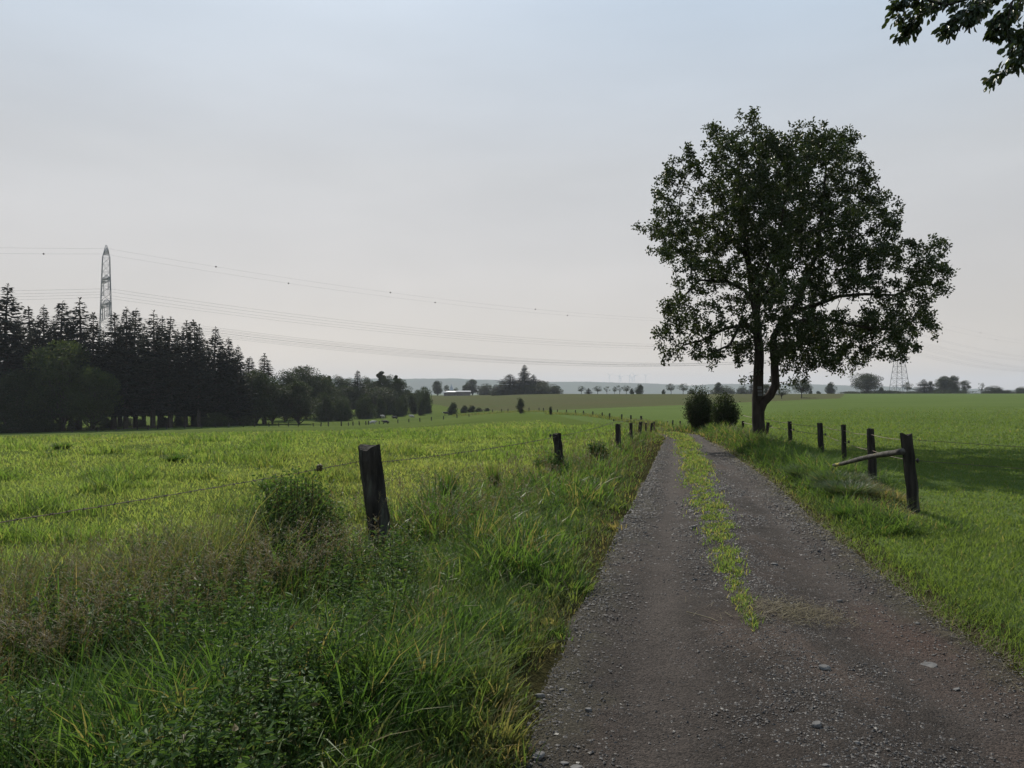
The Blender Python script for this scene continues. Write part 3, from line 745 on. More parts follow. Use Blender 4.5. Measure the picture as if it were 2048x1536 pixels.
    for k, (z, lb) in enumerate(zip(zt, ('pale trail plate with a bar, topmost of three on the oak trunk', 'pale trail plate with a small cross, middle of three on the oak trunk', 'pale trail plate with a dark diamond, lowest of three on the oak trunk'))):
        bx = at(1514.7 + k * .3, OAK_D)[0]
        o = put('trail_plate', box_mesh('trail_plate', .125, .012, .076), M['plate'], None, (bx, OY - .222, z), lb, 'sign', 'trail plates on the oak')
        o.rotation_euler = (0, 0, -.15)
        if k == 0: mk = [box_mesh('bar', .09, .004, .018)]
        elif k == 1: mk = [box_mesh('cross', .05, .004, .014), box_mesh('cross', .014, .004, .044)]
        else: mk = [diamond_mesh('diamond', .045, .034)]
        for q, mm in enumerate(mk): put('emblem', mm, M['platemark'], o, (0, -.0085 - .0025 * q, 0))

def box_mesh(name, sx, sy, sz, bev=0.):
    x, y, z = sx / 2, sy / 2, sz / 2
    V = [(-x,-y,-z),(x,-y,-z),(x,y,-z),(-x,y,-z),(-x,-y,z),(x,-y,z),(x,y,z),(-x,y,z)]
    return mesh_np(name, V, [[(0,3,2,1),(4,5,6,7),(0,1,5,4),(1,2,6,5),(2,3,7,6),(3,0,4,7)]])
def diamond_mesh(name, w, h):
    V = [(0,0,-h/2),(w/2,0,0),(0,0,h/2),(-w/2,0,0)]
    V = V + [(a, .004, c) for a, b, c in V]
    return mesh_np(name, V, [[(0,1,2,3),(7,6,5,4),(0,4,5,1),(1,5,6,2),(2,6,7,3),(3,7,4,0)]])
build_oak()

# ------------------------------------------------------------------ the tree whose branch hangs in at the upper right
def build_overhang():
    bx, by = 9.6, 4.4; bz = G(bx, by)
    root = thing('overhanging_tree', 'leafy branch of a tree hanging into the upper right corner of the sky', 'tree', (bx, by, bz))
    o = np.array([bx, by, bz])
    def W(X, row, d): return np.array([(X - MID_COL) / FOC * d, d, EYE + (EYE_ROW - row) / FOC * d]) - o
    lines = [(np.array([[0,0,-.1],[.02,.03,1.2],[-.05,.05,2.6],[-.1,.1,4.],[.05,.1,5.6],[.1,0,7.5],[0,0,9.5]]), np.array([.26,.21,.19,.16,.12,.07,.02]))]
    limb = np.array([[-.1,.1,4.],[-1.2,.9,4.9],[-2.8,1.7,5.5], W(2180,-80,6.5), W(2060,-45,6.6)]); lines.append((limb, np.array([.09,.07,.05,.034,.024])))
    twigs = [[W(2060,-45,6.6),W(1985,-18,6.6),W(1900,6,6.6),W(1835,22,6.6),W(1782,34,6.6)], [W(1985,-18,6.6),W(1930,22,6.5),W(1905,48,6.5),W(1895,62,6.5)],
             [W(1850,18,6.6),W(1825,45,6.7),W(1812,66,6.7)], [W(2060,-45,6.6),W(2030,0,6.5),W(2018,50,6.5),W(2030,95,6.4),W(2012,140,6.4),W(1985,160,6.4)],
             [W(2060,-45,6.6),W(1990,-5,6.8),W(1950,30,6.8)], [W(2120,-60,6.5),W(2075,0,6.4),W(2058,60,6.3),W(2050,110,6.3),W(2042,128,6.3)],
             [W(1900,6,6.6),W(1850,-6,6.5),W(1815,-2,6.5),W(1795,8,6.5)], [W(2030,0,6.5),W(1998,40,6.6),W(1992,70,6.6)], [W(2018,50,6.5),W(2040,70,6.6),W(2060,100,6.6)],
             [W(1985,-18,6.6),W(1960,10,6.4),W(1938,42,6.4)], [W(2120,-60,6.6),W(2060,-15,6.9),W(2025,25,6.9),W(2010,60,6.9)], [W(1940,-15,6.7),W(1885,-5,6.8),W(1850,10,6.8)]]
    pos, dr = [], []
    for tw in twigs:
        tw = np.array(tw); n = len(tw); lines.append((tw, np.linspace(.012, .0022, n)))
        seg = np.linspace(.12, 1, 64)
        for s in seg:
            f = s * (n - 1); i = min(int(f), n - 2); p = tw[i] + (tw[i + 1] - tw[i]) * (f - i); d = tw[i + 1] - tw[i]; d /= np.linalg.norm(d)
            if s > .2:
                for k in range(3):
                    side = rand_dirs(1)[0]; off = side * min(.08, abs(rng.normal(0, .05)))
                    pos.append(p + off); dr.append(d * .7 + side * .8 + np.array([0, 0, -.55]))
    # the rest of the crown, outside the picture
    for k in range(70):
        c = np.array([.2, .1, 7.6]) + rand_dirs(1)[0] * np.array([2.6, 2.2, 2.7]) * rng.random() ** .4
        lines.append((np.array([[0, 0, min(9, max(4.2, c[2] - 1.6))], (c + np.array([0, 0, c[2] - 1.])) * .5 * np.array([1, 1, 1]), c]), np.array([.05, .03, .006])))
        for q in range(95):
            pos.append(c + rng.normal(0, .32, 3)); dr.append(rand_dirs(1, -.5)[0])
    pos = np.array(pos); dr = np.array(dr); N = len(pos)
    V, Q = tubes(lines, 8)
    put('trunk', mesh_np('overhang_trunk', V, Q, smooth=True), M['bark'], root)
    Lf = rng.uniform(.045, .075, N); V, Pl, nv = leaf_shapes(pos, dr, rand_dirs(N, .6), Lf, Lf * rng.uniform(.46, .6, N), .15)
    put('crown', mesh_np('overhang_crown', V, Pl, ctint(N, nv, .03)), M['oakleaf'], root)
build_overhang()

# ------------------------------------------------------------------ bushes, weeds, tussocks near the track
def bush_mesh(h, w, n_stem, per, leaf, dens=1., top=.0, depth=None):
    lines, pos, dr = [], [], []
    for s in range(n_stem):
        a = rng.uniform(0, 6.283); e = rng.random() ** .5; hh = h * (1 - .45 * e ** 2) * rng.uniform(.6, 1.12)
        tip = np.array([math.cos(a) * e * w * .5, math.sin(a) * e * (depth or w) * .5, hh]); b = tip * np.array([.28, .28, 0]) + np.array([0, 0, -.05])
        mid = (b + tip) / 2 + np.array([math.cos(a), math.sin(a), 0]) * w * .09 * e + rng.normal(0, .02 * w, 3)
        lines.append((np.array([b, mid, tip]), np.array([.012, .008, .003]) * max(1, h / 1.6)))
        for q in range(per):
            t = rng.uniform(.12 + top, 1.04); p = (1 - t) ** 2 * b + 2 * t * (1 - t) * mid + t * t * tip
            pos.append(p + rng.normal(0, .055 * w * (.5 + t), 3) * np.array([1, 1, .8])); dr.append(rand_dirs(1, .25)[0])
    pos = np.array(pos); pos[:, 2] = np.maximum(pos[:, 2], .02); N = len(pos)
    Lf = rng.uniform(.6, 1.3, N) * leaf
    V, P, nv = leaf_shapes(pos, np.array(dr), rand_dirs(N, .6), Lf, Lf * rng.uniform(.4, .6, N), .2)
    return tubes(lines, 5), (V, P, ctint(N, nv, .06))
def bush(name, label, cat, loc, h, w, n_stem, per, leaf, mat='treeleaf', parts=('stems', 'leaves'), group=None, top=0., depth=None):
    (Vt, Qt), (V, P, t) = bush_mesh(h, w, n_stem, per, leaf, top=top, depth=depth)
    root = thing(name, label, cat, loc, group)
    put(parts[0], mesh_np(name + '_stems', Vt, Qt, smooth=True), M['bark'] if mat == 'treeleaf' else M['straw'], root)
    put(parts[1], mesh_np(name + '_leaves', V, P, t), M[mat], root)
    return root
x, y, z = at(1400, 33); bush('hedge_bush', 'dense dark rounded bush by the bend of the track', 'bush', (x, y, z), ztop(780, 33) - z, 1.3, 150, 120, .07)
x, y, z = at(1450, 30); bush('hedge_bush', 'lighter twiggy bush with pointed top between the dark bush and the oak', 'bush', (x, y, z), ztop(793, 30) - z + .1, 1.08, 95, 95, .065)
x, y = -1.84, 6.35; bush('weed_clump', 'tall dark brownish weed clump left of the thick near fence post', 'weeds', (x, y, G(x, y)), .80, .85, 230, 110, .03, 'herb')
x, y = -2.75, 5.9; bush('weed_clump', 'lower leafy weed clump in front of the tall dark weeds', 'weeds', (x, y, G(x, y)), .5, .8, 90, 50, .035, 'herb')
x, y = .72, 13.9; bush('weed_clump', 'round green weed clump at the foot of the second fence post', 'weeds', (x, y, G(x, y)), .42, .6, 50, 45, .05, 'herb')
x, y = 1.9, 16.5; bush('weed_clump', 'small greyish weed clump between the second and third fence post', 'weeds', (x, y, G(x, y)), .5, .5, 40, 40, .05, 'herb')

def tussock(label, x, y, h, w, n, mat='grass', dry=.15, group=None, name='grass_tussock'):
    a = rng.uniform(0, 6.283, n); rr = w * .22 * rng.random(n) ** .5
    V, P, t = grass_layer(rr * np.cos(a), rr * np.sin(a), h * rng.uniform(.55, 1.05, n), np.full(n, .007 * max(1, y / 7)) * rng.uniform(.6, 1.3, n), rng.uniform(.05, .5, n) * w / h * 1.1,
                          rng.uniform(0, .2, n), (rng.random(n) < dry) * rng.uniform(.3, 1, n), a + rng.normal(0, .5, n), z=np.zeros(n), green=rng.random(n) * .5)
    put(name, mesh_np(name, V, P, t), M[mat], None, (x, y, G(x, y)), label, 'grass', group)
tussock('dark upright grass tussock between the first and second fence post', -.82, 9.7, .62, .34, 420, dry=.3)
tussock('slim grey-green grass tussock just right of the dark upright one', -.27, 11.2, .58, .3, 260, dry=.3)
tussock('pale silvery grass tussock leaning over the edge by the fallen log', 5.05, 11.6, .30, 1.2, 1000, 'pale')
tussock('wide pale grass tussock at the foot of the corner post bank', 4.75, 10.6, .26, 1.1, 1000, 'pale')
tussock('pale tussock farther up the bank toward the oak, above the rut edge', 5.15, 13.2, .3, 1.0, 700, 'pale')
tussock('low spreading grass tussock beside the track below the corner post', 4.2, 9.4, .22, .6, 500)
for k, (x, y, l) in enumerate([(-5.7, 14.2, 'dark green tussock standing out in the pasture behind the wire'), (-7.6, 17.0, 'broad dark tussock deeper in the pasture'), (-3.9, 12.2, 'small dark tussock in the pasture near the barbed wire'), (-12.6, 21, 'dark tussock in the pasture toward the dark wood')]):
    tussock(l, x, y, .26, .7, 420)

tussock('tall dry brown stems rising from the dark weed clump by the thick post', -1.72, 6.6, .85, .5, 260, 'straw', dry=.8)
tussock('brown seedy grass stand at the fence corner near the lower left weeds', -3.0, 5.0, .6, .9, 420, 'straw', dry=.8)
# herbs and weeds filling the near verge corner
def build_undergrowth():
    parts = []
    n = 1500
    x, y, r = polar(n * 4, 2.5, 9.5, -40, 4)
    off = x - lx(y); k = (off > -.25) & (x < xl(y) - .75) & (rng.random(len(x)) < np.clip(np.where((x < -.7) & (y < 6.4), 1., .5 - off * .2), .05, 1)) & (noise2(x, y, .5, 95, 2) > .47)
    k &= np.hypot(x + 1.15, (y - 6.9) * .8) > .62
    x, y = x[k][:n], y[k][:n]; z = gz(x, y)
    pos, dr, sz = [], [], []; lines = []
    for i in range(len(x)):
        h = rng.uniform(.14, .52); tip = np.array([rng.normal(0, .09), rng.normal(0, .09), h]); b = np.array([x[i], y[i], z[i] - .01])
        lines.append((np.array([b, b + tip * .5 + rng.normal(0, .015, 3), b + tip]), np.array([.003, .0024, .001])))
        kind = rng.random()
        m = 46 if kind < .6 else 20
        for q in range(m):
            t = rng.uniform(.25, 1.); a = rng.uniform(0, 6.283); rad = (.10 if kind < .6 else .05) * (1.15 - t) + .012
            pos.append(b + tip * t + np.array([math.cos(a), math.sin(a), 0]) * rad * rng.random()); dr.append((math.cos(a), math.sin(a), rng.uniform(-.2, .7))); sz.append(.022 if kind < .6 else .034)
    pos = np.array(pos); N = len(pos); Lf = np.array(sz) * rng.uniform(.7, 1.5, N)
    V, P, nv = leaf_shapes(pos, np.array(dr), rand_dirs(N, .5), Lf, Lf * rng.uniform(.3, .5, N), .2)
    Vt, Qt = tubes(lines, 4)
    V, P, t = merge([(V, P, ctint(N, nv, .05)), (Vt, Qt, np.tile([[.3, .25, .5]], (len(Vt), 1)))])
    put('undergrowth', mesh_np('undergrowth', V, P, t), M['herb'], kind='stuff', label='leafy herbs and weeds crowding the near verge', cat='weeds')
build_undergrowth()

# ------------------------------------------------------------------ posts, wires, rail
def post_mesh(top_off, h, r_top, r_base, sides=12, lev=9, seed=0, jag=.02):
    V = []
    for l in range(lev + 1):
        t = l / lev; z = -.25 + (h + .25) * t
        c = np.array([top_off[0], top_off[1]]) * max(0, z) / h + rng.normal(0, .05 * r_top, 2) * (0 < l < lev)
        rr = r_base + (r_top - r_base) * t ** .8
        for s in range(sides):
            a = s / sides * 6.2832
            q = rr * (1 + .10 * math.sin(3 * a + seed) + .06 * math.sin(5 * a + 2 * seed + 3 * t)) * (1 + rng.normal(0, .03))
            zz = z + (rng.normal(0, jag) if l == lev else 0)
            V.append((c[0] + q * math.cos(a), c[1] + q * math.sin(a), zz))
    n = len(V); V.append((top_off[0], top_off[1], h - .012))
    i = (np.arange(lev)[:, None] * sides + np.arange(sides)[None]).reshape(-1); j = (np.arange(lev)[:, None] * sides + (np.arange(sides)[None] + 1) % sides).reshape(-1)
    Q = np.stack([i, j, j + sides, i + sides], -1); b = lev * sides
    T = np.array([(b + s, b + (s + 1) % sides, n) for s in range(sides)])
    return mesh_np('fence_post', V, [Q, T], smooth=False)
def insulator_mesh():
    V, Q = tubes([(np.array([[0, 0, 0], [.03, 0, 0], [.05, 0, .0]]), np.array([.007, .007, .007])), (np.array([[.05, 0, -.03], [.05, 0, -.012], [.05, 0, .012], [.05, 0, .03]]), np.array([.008, .02, .02, .008]))], 8)
    return mesh_np('insulator', V, Q, smooth=True)
INS = insulator_mesh()
POSTS = {}
def post(key, label, group, X0, d, X1, row1, wpx, wbase=None, ins=(), side=1):
    x, y, z = at(X0, d); tx = (X1 - MID_COL) / FOC * d; h = ztop(row1, d) - z
    r = wpx / FOC * d / 2; rb = (wbase or wpx * 1.1) / FOC * d / 2
    o = put('fence_post', post_mesh((tx - x, rng.normal(0, .02)), h, r, rb, seed=d, jag=min(.016, r * .15)), M['wood'], None, (x, y, z), label, 'fence post', group)
    for zi in ins:
        f = zi / h; put('insulator', INS, M['black'], o, ((tx - x) * f + side * r * .9, -.01, zi)).rotation_euler = (0, 0, 0 if side > 0 else math.pi)
    POSTS[key] = (np.array([x, y, z]), np.array([tx, y, z + h]))
GL = 'posts of the pasture fence left of the track'; GR = 'posts of the meadow fence right of the track'
post('L1', 'thick dark weathered near fence post leaning left in the verge grass', GL, 762, 7.5, 737, 892, 43, 50)
post('L2', 'square-topped fence post, second along the verge after the thick one', GL, 1121, 14.0, 1113, 867, 17, 18, ins=(.72,), side=-1)
post('L3', 'fence post with a split top, third along the verge', GL, 1236, 20, 1235.5, 848, 10.5, ins=(.78,), side=-1)
post('L4', 'slim straight fence post, fourth along the verge', GL, 1262, 24, 1262, 846, 6.5)
post('L5', 'wider fence post leaning right, fifth along the verge', GL, 1278, 27, 1281, 844, 7)
post('L6', 'thin fence post, sixth along the verge', GL, 1292, 29.5, 1292.5, 846, 4)
post('L7', 'short leaning fence post near the bend, seventh along the verge', GL, 1301, 32, 1304, 846, 4.5)
post('L8', 'short slim fence post at the bend, last of the verge row', GL, 1309, 34, 1308, 843.5, 3.5)
post('R1', 'tall corner post leaning left that carries the fallen log', GR, 1827, 9.8, 1811, 868, 21, 23, ins=(.66,))
post('R2', 'gnarled thick-footed fence post beside the corner post', GR, 1747, 12.3, 1740, 857, 13, 18)
post('R3', 'straight slim fence post behind the middle of the log', GR, 1688, 14.5, 1687, 850, 9, ins=(.6,))
post('R4', 'fence post with rounded top just left of the log end', GR, 1643, 17, 1640, 846, 10, ins=(.6,))
post('R5', 'fence post midway between the log and the oak', GR, 1581, 20, 1579, 843, 8, ins=(.55,))
post('R6', 'leaning fence post touching the right side of the oak trunk', GR, 1531, 22.4, 1536.5, 845, 6, ins=(.5,))
post('R7', 'thin fence post left of the oak trunk', GR, 1485, 27, 1486, 842, 5)
post('R8', 'grey fence post half hidden in front of the twiggy bush', GR, 1463, 29, 1463, 846, 6)
for k, (X, lb) in enumerate([(1376, 'first small post from the dark bush beyond the bend'), (1360, 'second small post from the dark bush beyond the bend'), (1345, 'third small post from the dark bush, tallest beyond the bend'), (1334, 'fourth small post from the dark bush beyond the bend'), (1323, 'small post farthest from the dark bush beyond the bend')]):
    post('B%d' % k, lb, 'small posts beyond the bend', X, 62 + k, X + .5, 842 - (k == 2) * 1.5, 3)

def wire_pts(a, b, sag, n):
    t = np.linspace(0, 1, n)[:, None]; p = a + (b - a) * t; p[:, 2] -= (4 * sag * t * (1 - t))[:, 0]; return p
def lerp_post(k, z):
    b, t = POSTS[k]; f = z / (t[2] - b[2]); return b + (t - b) * f
def barbed(label, pts_list, barb=.105, rad=.0028, group=None, barbs_to=13):
    lines = []
    for a, b, sag in pts_list:
        Ln = np.linalg.norm(b - a); n = max(8, int(Ln / .12)); p = wire_pts(a, b, sag, n)
        s = np.linspace(0, Ln / .05, n); w = np.stack([np.cos(s), s * 0, np.sin(s)], 1) * .0025
        rs = np.full(n, rad) * np.clip(p[:, 1] / 9, 1, 2.2)
        lines.append((p + w, rs))
        m = int(Ln / barb)
        for q in range(m):
            c = p[0] + (p[-1] - p[0]) * (q + .5 + rng.uniform(-.1, .1)) / m; c[2] -= 4 * sag * ((q + .5) / m) * (1 - (q + .5) / m)
            if c[1] > barbs_to: continue
            for e in range(2):
                d = rand_dirs(1)[0] * .016; lines.append((np.array([c - d, c + d]), np.array([.0022, .0022]) * max(1, c[1] / 8)))
            d = (b - a) / Ln * .012; lines.append((np.array([c - d, c, c + d]), np.array([.004, .0055, .004])))
    V, Q = tubes(lines, 5)
    return put('barbed_wire', mesh_np('barbed_wire', V, Q), M['wire'], None, (0, 0, 0), label, 'wire', group)
p0 = np.array([-4.15, 1.9, .86]); l1 = lerp_post('L1', .84); l1[0] -= .1
wl = [(p0, l1, .04)]; pr = l1 + np.array([.2, 0, -.01])
for k, z in (('L2', .70), ('L3', .76), ('L4', .66), ('L5', .6), ('L6', .55), ('L7', .55), ('L8', .5)):
    q = lerp_post(k, z); wl.append((pr, q, .03)); pr = q
barbed('rusty barbed wire strand strung along the pasture fence posts', wl)
def plain(label, keys, zs, extra=None, group='wires of the meadow fence', rad=.003):
    lines = []; pr = None
    pts = [lerp_post(k, z) + np.array([.09 * (k in ('R1', 'R4')), .02, 0]) for k, z in zip(keys, zs)]
    if extra: pts = [np.array(e) for e in extra] + pts
    for a, b in zip(pts[:-1], pts[1:]):
        p = wire_pts(a, b, .025, 12); lines.append((p, rad * np.clip(p[:, 1] / 9, 1, 3)))
    V, Q = tubes(lines, 5)
    put('fence_wire', mesh_np('fence_wire', V, Q), M['wire'], None, (0, 0, 0), label, 'wire', group)
RK = ['R1', 'R2', 'R3', 'R4', 'R5', 'R6', 'R7']
plain('upper thin wire of the meadow fence running from the corner post past the oak', RK, [.93, .86, .82, .78, .72, .70, .7], [(9.8, 8.2, .80)])
plain('lower thin wire of the meadow fence on black insulators', RK, [.66, .60, .60, .60, .55, .50, .45], [(9.8, 8.2, .52)])

def build_log():
    a = np.array([(1803 - MID_COL) / FOC * 9.55, 9.55, ztop(903, 9.55)]); b = np.array([(1666 - MID_COL) / FOC * 12.6, 12.6, ztop(929, 12.6)])
    t = np.linspace(0, 1, 26)[:, None]; p = a + (b - a) * t; p[:, 2] += .05 * np.sin(t[:, 0] * 5) * .25; p[:, 0] += .012 * np.sin(t[:, 0] * 9)
    r = np.interp(t[:, 0], [0, .06, .12, 1], [.046, .042, .038, .028]) * (1 + rng.normal(0, .06, 26))
    V, Q = tubes([(p, r)], 10); n = len(V)
    caps = [np.arange(10)[::-1][None], (np.arange(10) + n - 10)[None]]
    put('fallen_log', mesh_np('fallen_log', V, Q + caps, smooth=True), M['rail'], None, (0, 0, 0), 'crooked lichen-spotted log propped between corner post and grass bank', 'log')
build_log()
# tuft of wool on the barbed wire
c = p0 + (l1 - p0) * .90; V, Q = tubes([(c + np.cumsum(rng.normal(0, .012, (8, 3)), 0) * .6, np.array([.004, .012, .016, .018, .015, .012, .01, .004])) for _ in range(5)], 6)
put('wool_tuft', mesh_np('wool_tuft', V, Q, smooth=True), M['straw'], None, (0, 0, .0), 'small dried tuft caught in the barbed wire left of the thick post', 'tuft')

# ------------------------------------------------------------------ single stones and stalk on the track
def stone(label, X, row, wpx, flat=.45, rotz=0.):
    d = FOC * EYE / (row - EYE_ROW); x = (X - MID_COL) / FOC * d; w = wpx / FOC * d
    t = (1 + 5 ** .5) / 2
    import bmesh
    bm = bmesh.new(); bmesh.ops.create_icosphere(bm, subdivisions=3, radius=.5)
    s = rng.uniform(0, 100)
    for v in bm.verts:
        n = noise2(np.array([v.co.x * 1.6 + s]), np.array([v.co.y * 1.6 + v.co.z * 2]), 1, 7, 3)[0]
        v.co *= .72 + .6 * n
        v.co.x *= w; v.co.y *= w * .75; v.co.z *= w * flat
        v.co.z = min(v.co.z, w * flat * .36 + v.co.x * .15)
    me = bpy.data.meshes.new('stone'); bm.to_mesh(me); bm.free()
    o = put('stone', me, M['stone'], None, (x, d, float(track_z(np.array([x]), np.array([d]))[0]) + w * flat * .22), label, 'stone', 'single stones on the track')
    o.rotation_euler = (rng.normal(0, .1), rng.normal(0, .15), rotz)
stone('flat pale-topped stone lying alone in the right wheel rut', 1647, 1337, 27, .5, .2)
stone('pale angular stone near the bottom edge of the track', 1630, 1453, 24, .6, 1.)
stone('small stone in the right rut beyond the straw patch', 1548, 1125, 13, .5)
stone('dark little stone right of the end of the grass strip', 1677, 1191, 12, .6)
stone('dark stone lying at the tip of the grass strip', 1502, 1240, 16, .7)
stone('half buried slate slab at the lower verge edge', 1077, 1503, 26, .5, .6)
stone('flat slate lying beside the half buried slab', 1153, 1519, 24, .25)
stone('thin slate chip just right of the verge edge stones', 1128, 1512, 16, .3)
stone('dark rounded stone at the verge edge under dry grass', 1080, 1385, 20, .6)
stone('pale round stone in the left rut near the verge', 1177, 1411, 14, .7)
stone('small pale stone up the left rut', 1122, 1370, 11, .4)
stone('dark stone on the strip edge far up the left rut', 1387, 1053, 10, .8)
stone('little stone at the edge of the lawn', 1832, 1238, 10, .6)
stone('cream stone near the lawn edge on the bare ground', 1909, 1358, 13, .4)
stone('long grey stone sunk in the bare ground below the lawn', 1852, 1314, 32, .12)
stone('dark clod near the bottom of the right rut', 1711, 1488, 12, .6)
stone('dark clod left of the first one at the bottom', 1648, 1530, 14, .5)
def stalk(label, pts):
    P = []
    for X, row in pts:
        d = FOC * (EYE - .015) / (row - EYE_ROW); P.append(((X - MID_COL) / FOC * d, d, .012))
    V, Q = tubes([(np.array(P), np.full(len(P), .0035))], 6)
    put('dry_stalk', mesh_np('dry_stalk', V, Q, smooth=True), M['straw'], None, (0, 0, 0), label, 'straw')
stalk('long dry stalk lying across the left rut', [(1372, 1221), (1395, 1227), (1420, 1234), (1434, 1240)])
stalk('short dry stalk beside the end of the grass strip', [(1449, 1222), (1456, 1227), (1464, 1231)])
# ------------------------------------------------------------------ distant tree kinds (one of each built, then copied)
def spruce_meshes(seed, h=25., w=6.5, bare=.13, ragged=.3):
    global rng
    keep = rng; rng = np.random.default_rng(seed)
    lines = [(np.array([[0, 0, -.6], [0, 0, h * .3], [rng.normal(0, .15), rng.normal(0, .15), h * .7], [0, 0, h]]), np.array([.36, .28, .14, .02]))]
    pos, dr, nr, Ls, Ws = [], [], [], [], []
    z = h * bare
    while z < h * .985:
        f = (z - h * bare) / (h * (1 - bare))
        R = w * .5 * min(1., (1 - f) / .62) ** .9 * (.92 + .14 * math.sin(z * 1.3 + seed)) + .12
        nb = 6 if f < .85 else 5
        a0 = rng.uniform(0, 6.283)
        for b in range(nb):
            if rng.random() < ragged * .35: continue
            a = a0 + b * 6.283 / nb + rng.normal(0, .25); Rb = R * rng.uniform(1 - ragged * 1.4, 1.12); c, s = math.cos(a), math.sin(a)
            dp = rng.uniform(.18, .45) if f < .5 else (rng.uniform(.0, .3) if f < .8 else rng.uniform(-.25, .1))
            tip = None; bp = []
            for t in np.linspace(0, 1, 5):
                bp.append((c * Rb * t, s * Rb * t, z - dp * Rb * t + .30 * Rb * t * t))
            if Rb > .8: lines.append((np.array(bp), np.linspace(.05, .012, 5)))
            m = max(5, int(Rb * (12 if f < .5 else 11))); ks = 1.05 - .3 * f
            for q in range(m):
                t = rng.uniform(.12, 1.02); p = np.array([c * Rb * t, s * Rb * t, z - dp * Rb * t + .30 * Rb * t * t])
                sd = rng.choice([-1, 1]); ln = ks * rng.uniform(.45, .9) * (1.15 - .5 * t)
                d = np.array([c * .75 - s * sd * .7, s * .75 + c * sd * .7, rng.uniform(-.75, .05)])
                pos.append(p); dr.append(d); nr.append((rng.normal(0, .5), rng.normal(0, .5), 1)); Ls.append(ln); Ws.append(ln * rng.uniform(.4, .62))
        z += rng.uniform(.28, .42) * (1 if f < .7 else 1.15)
    for q in range(14):
        pos.append(np.array([0, 0, h - rng.uniform(-.1, 1.3)])); a = rng.uniform(0, 6.283); dr.append(np.array([math.cos(a) * .5, math.sin(a) * .5, .8])); nr.append((1, 0, .2)); Ls.append(.45); Ws.append(.14)
    V, P, nv = leaf_shapes(np.array(pos), np.array(dr), np.array(nr, float), np.array(Ls), np.array(Ws), .1, simple=True)
    T = ctint(len(pos), nv, .05); Vt, Qt = tubes(lines, 6); rng = keep
    return mesh_np('spruce_trunk', Vt, Qt), mesh_np('spruce_crown', V, P, T)

def broad_meshes(seed, h=10., w=8., crown0=.22, nblob=26, leaf=.34, per=190, spread=1., sparse=1., shape='round', blob=.2):
    global rng
    keep = rng; rng = np.random.default_rng(seed)
    lines = [(np.array([[0, 0, -.5], [rng.normal(0, .1), 0, h * crown0], [rng.normal(0, .3), rng.normal(0, .3), h * .6]]), np.array([.035, .028, .012]) * h * (.8 if w < h else 1))]
    pos, dr, Ls = [], [], []
    for b in range(nblob):
        for tr_ in range(50):
            u = rng.uniform(-1, 1, 3)
            if np.linalg.norm(u) > 1: continue
            if shape == 'dome' and u[2] < -.4 and abs(u[0]) + abs(u[1]) < .4: continue
            if shape == 'spire': u = np.array([u[0], u[1], -1 + 2 * (b + .5) / nblob])
            if shape == 'umbrella' and u[2] < -.15 and abs(u[0]) + abs(u[1]) < .5: continue
            if np.linalg.norm(u) > .35 or nblob < 9: break
        zc = h * (crown0 + (1 - crown0) * (u[2] * .5 + .5) * .9 + .02); k = 1.
        if crown0 < .025 and h < 6: zc = h * (.08 + .8 * rng.random() * (1 - .5 * (u[0] ** 2 + u[1] ** 2)))
        if shape == 'spire': k = 1.05 - .62 * (u[2] * .5 + .5)
        c = np.array([u[0] * w * .42 * k, u[1] * w * .42 * k, zc])
        R = blob * min(w, h) * rng.uniform(.65, 1.25) * (k if shape == 'spire' else 1)
        if shape == 'dome' and u[2] < -.2: c[:2] *= .86
        st = np.array([0, 0, h * (crown0 * .9 + .25 * rng.random())]); mid = (st + c) * .5 + np.array([0, 0, -.04 * h])
        lines.append((np.array([st, mid, c]), np.array([.012, .008, .003]) * h))
        n = int(per * 2.3 * rng.uniform(.6, 1.3) * sparse)
        v = rand_dirs(n); rad = R * rng.random(n) ** .36
        pos.append(c + v * rad[:, None] * np.array([1.15, 1.15, .85])); dr.append(v + rng.normal(0, .6, (n, 3))); Ls.append(leaf * rng.uniform(.6, 1.3, n))
    pos = np.concatenate(pos); dr = np.concatenate(dr); Ls = np.concatenate(Ls)
    pos[:, 2] = np.clip(pos[:, 2], .05, None)
    # fit the requested height and width exactly
    pos[:, 2] *= h / np.percentile(pos[:, 2], 99.8)
    ex = np.percentile(np.abs(pos[:, 0]), 99.3); pos[:, :2] *= (w / 2) / ex
    N = len(pos); V, P, nv = leaf_shapes(pos, dr, rand_dirs(N, .7), Ls, Ls * rng.uniform(.5, .75, N), .15, simple=True)
    cl = noise2(pos[:, 0] + 9, pos[:, 2] + pos[:, 1], h * .2, seed, 2)
    t = np.repeat(np.stack([np.clip(cl + rng.normal(0, .2, N), 0, 1), (rng.random(N) < .04) * .6, cl], 1), nv, 0)
    Vt, Qt = tubes(lines, 6); rng = keep
    return mesh_np('tree_trunk', Vt, Qt), mesh_np('tree_crown', V, P, t)

KIND = {}
def kind(name, meshes, h, w, leafmat='treeleaf', barkmat='fbark'):
    for m, k in zip(meshes, (barkmat, leafmat)): m.materials.append(M[k])
    KIND[name] = (meshes, h, w)
for i, (h, w, bare, rg) in enumerate([(25, 7.0, .14, .25), (25, 6.0, .17, .4), (25, 7.6, .13, .35), (25, 5.6, .16, .3), (25, 6.6, .2, .5)]):
    kind('spruce%d' % i, spruce_meshes(100 + i, h, w, bare, rg), h, w, 'spruceleaf')
kind('fir', spruce_meshes(120, 22, 7.0, .03, .15), 22, 7.0, 'spruceleaf')
kind('conifer', spruce_meshes(121, 14, 8.5, .02, .2), 14, 8.5, 'spruceleaf')
kind('broad0', broad_meshes(130, 14, 11, .08, 34, .36, 230), 14, 11)
kind('ash', broad_meshes(142, 14, 11, .05, 34, .36, 240), 14, 11, 'ashleaf')
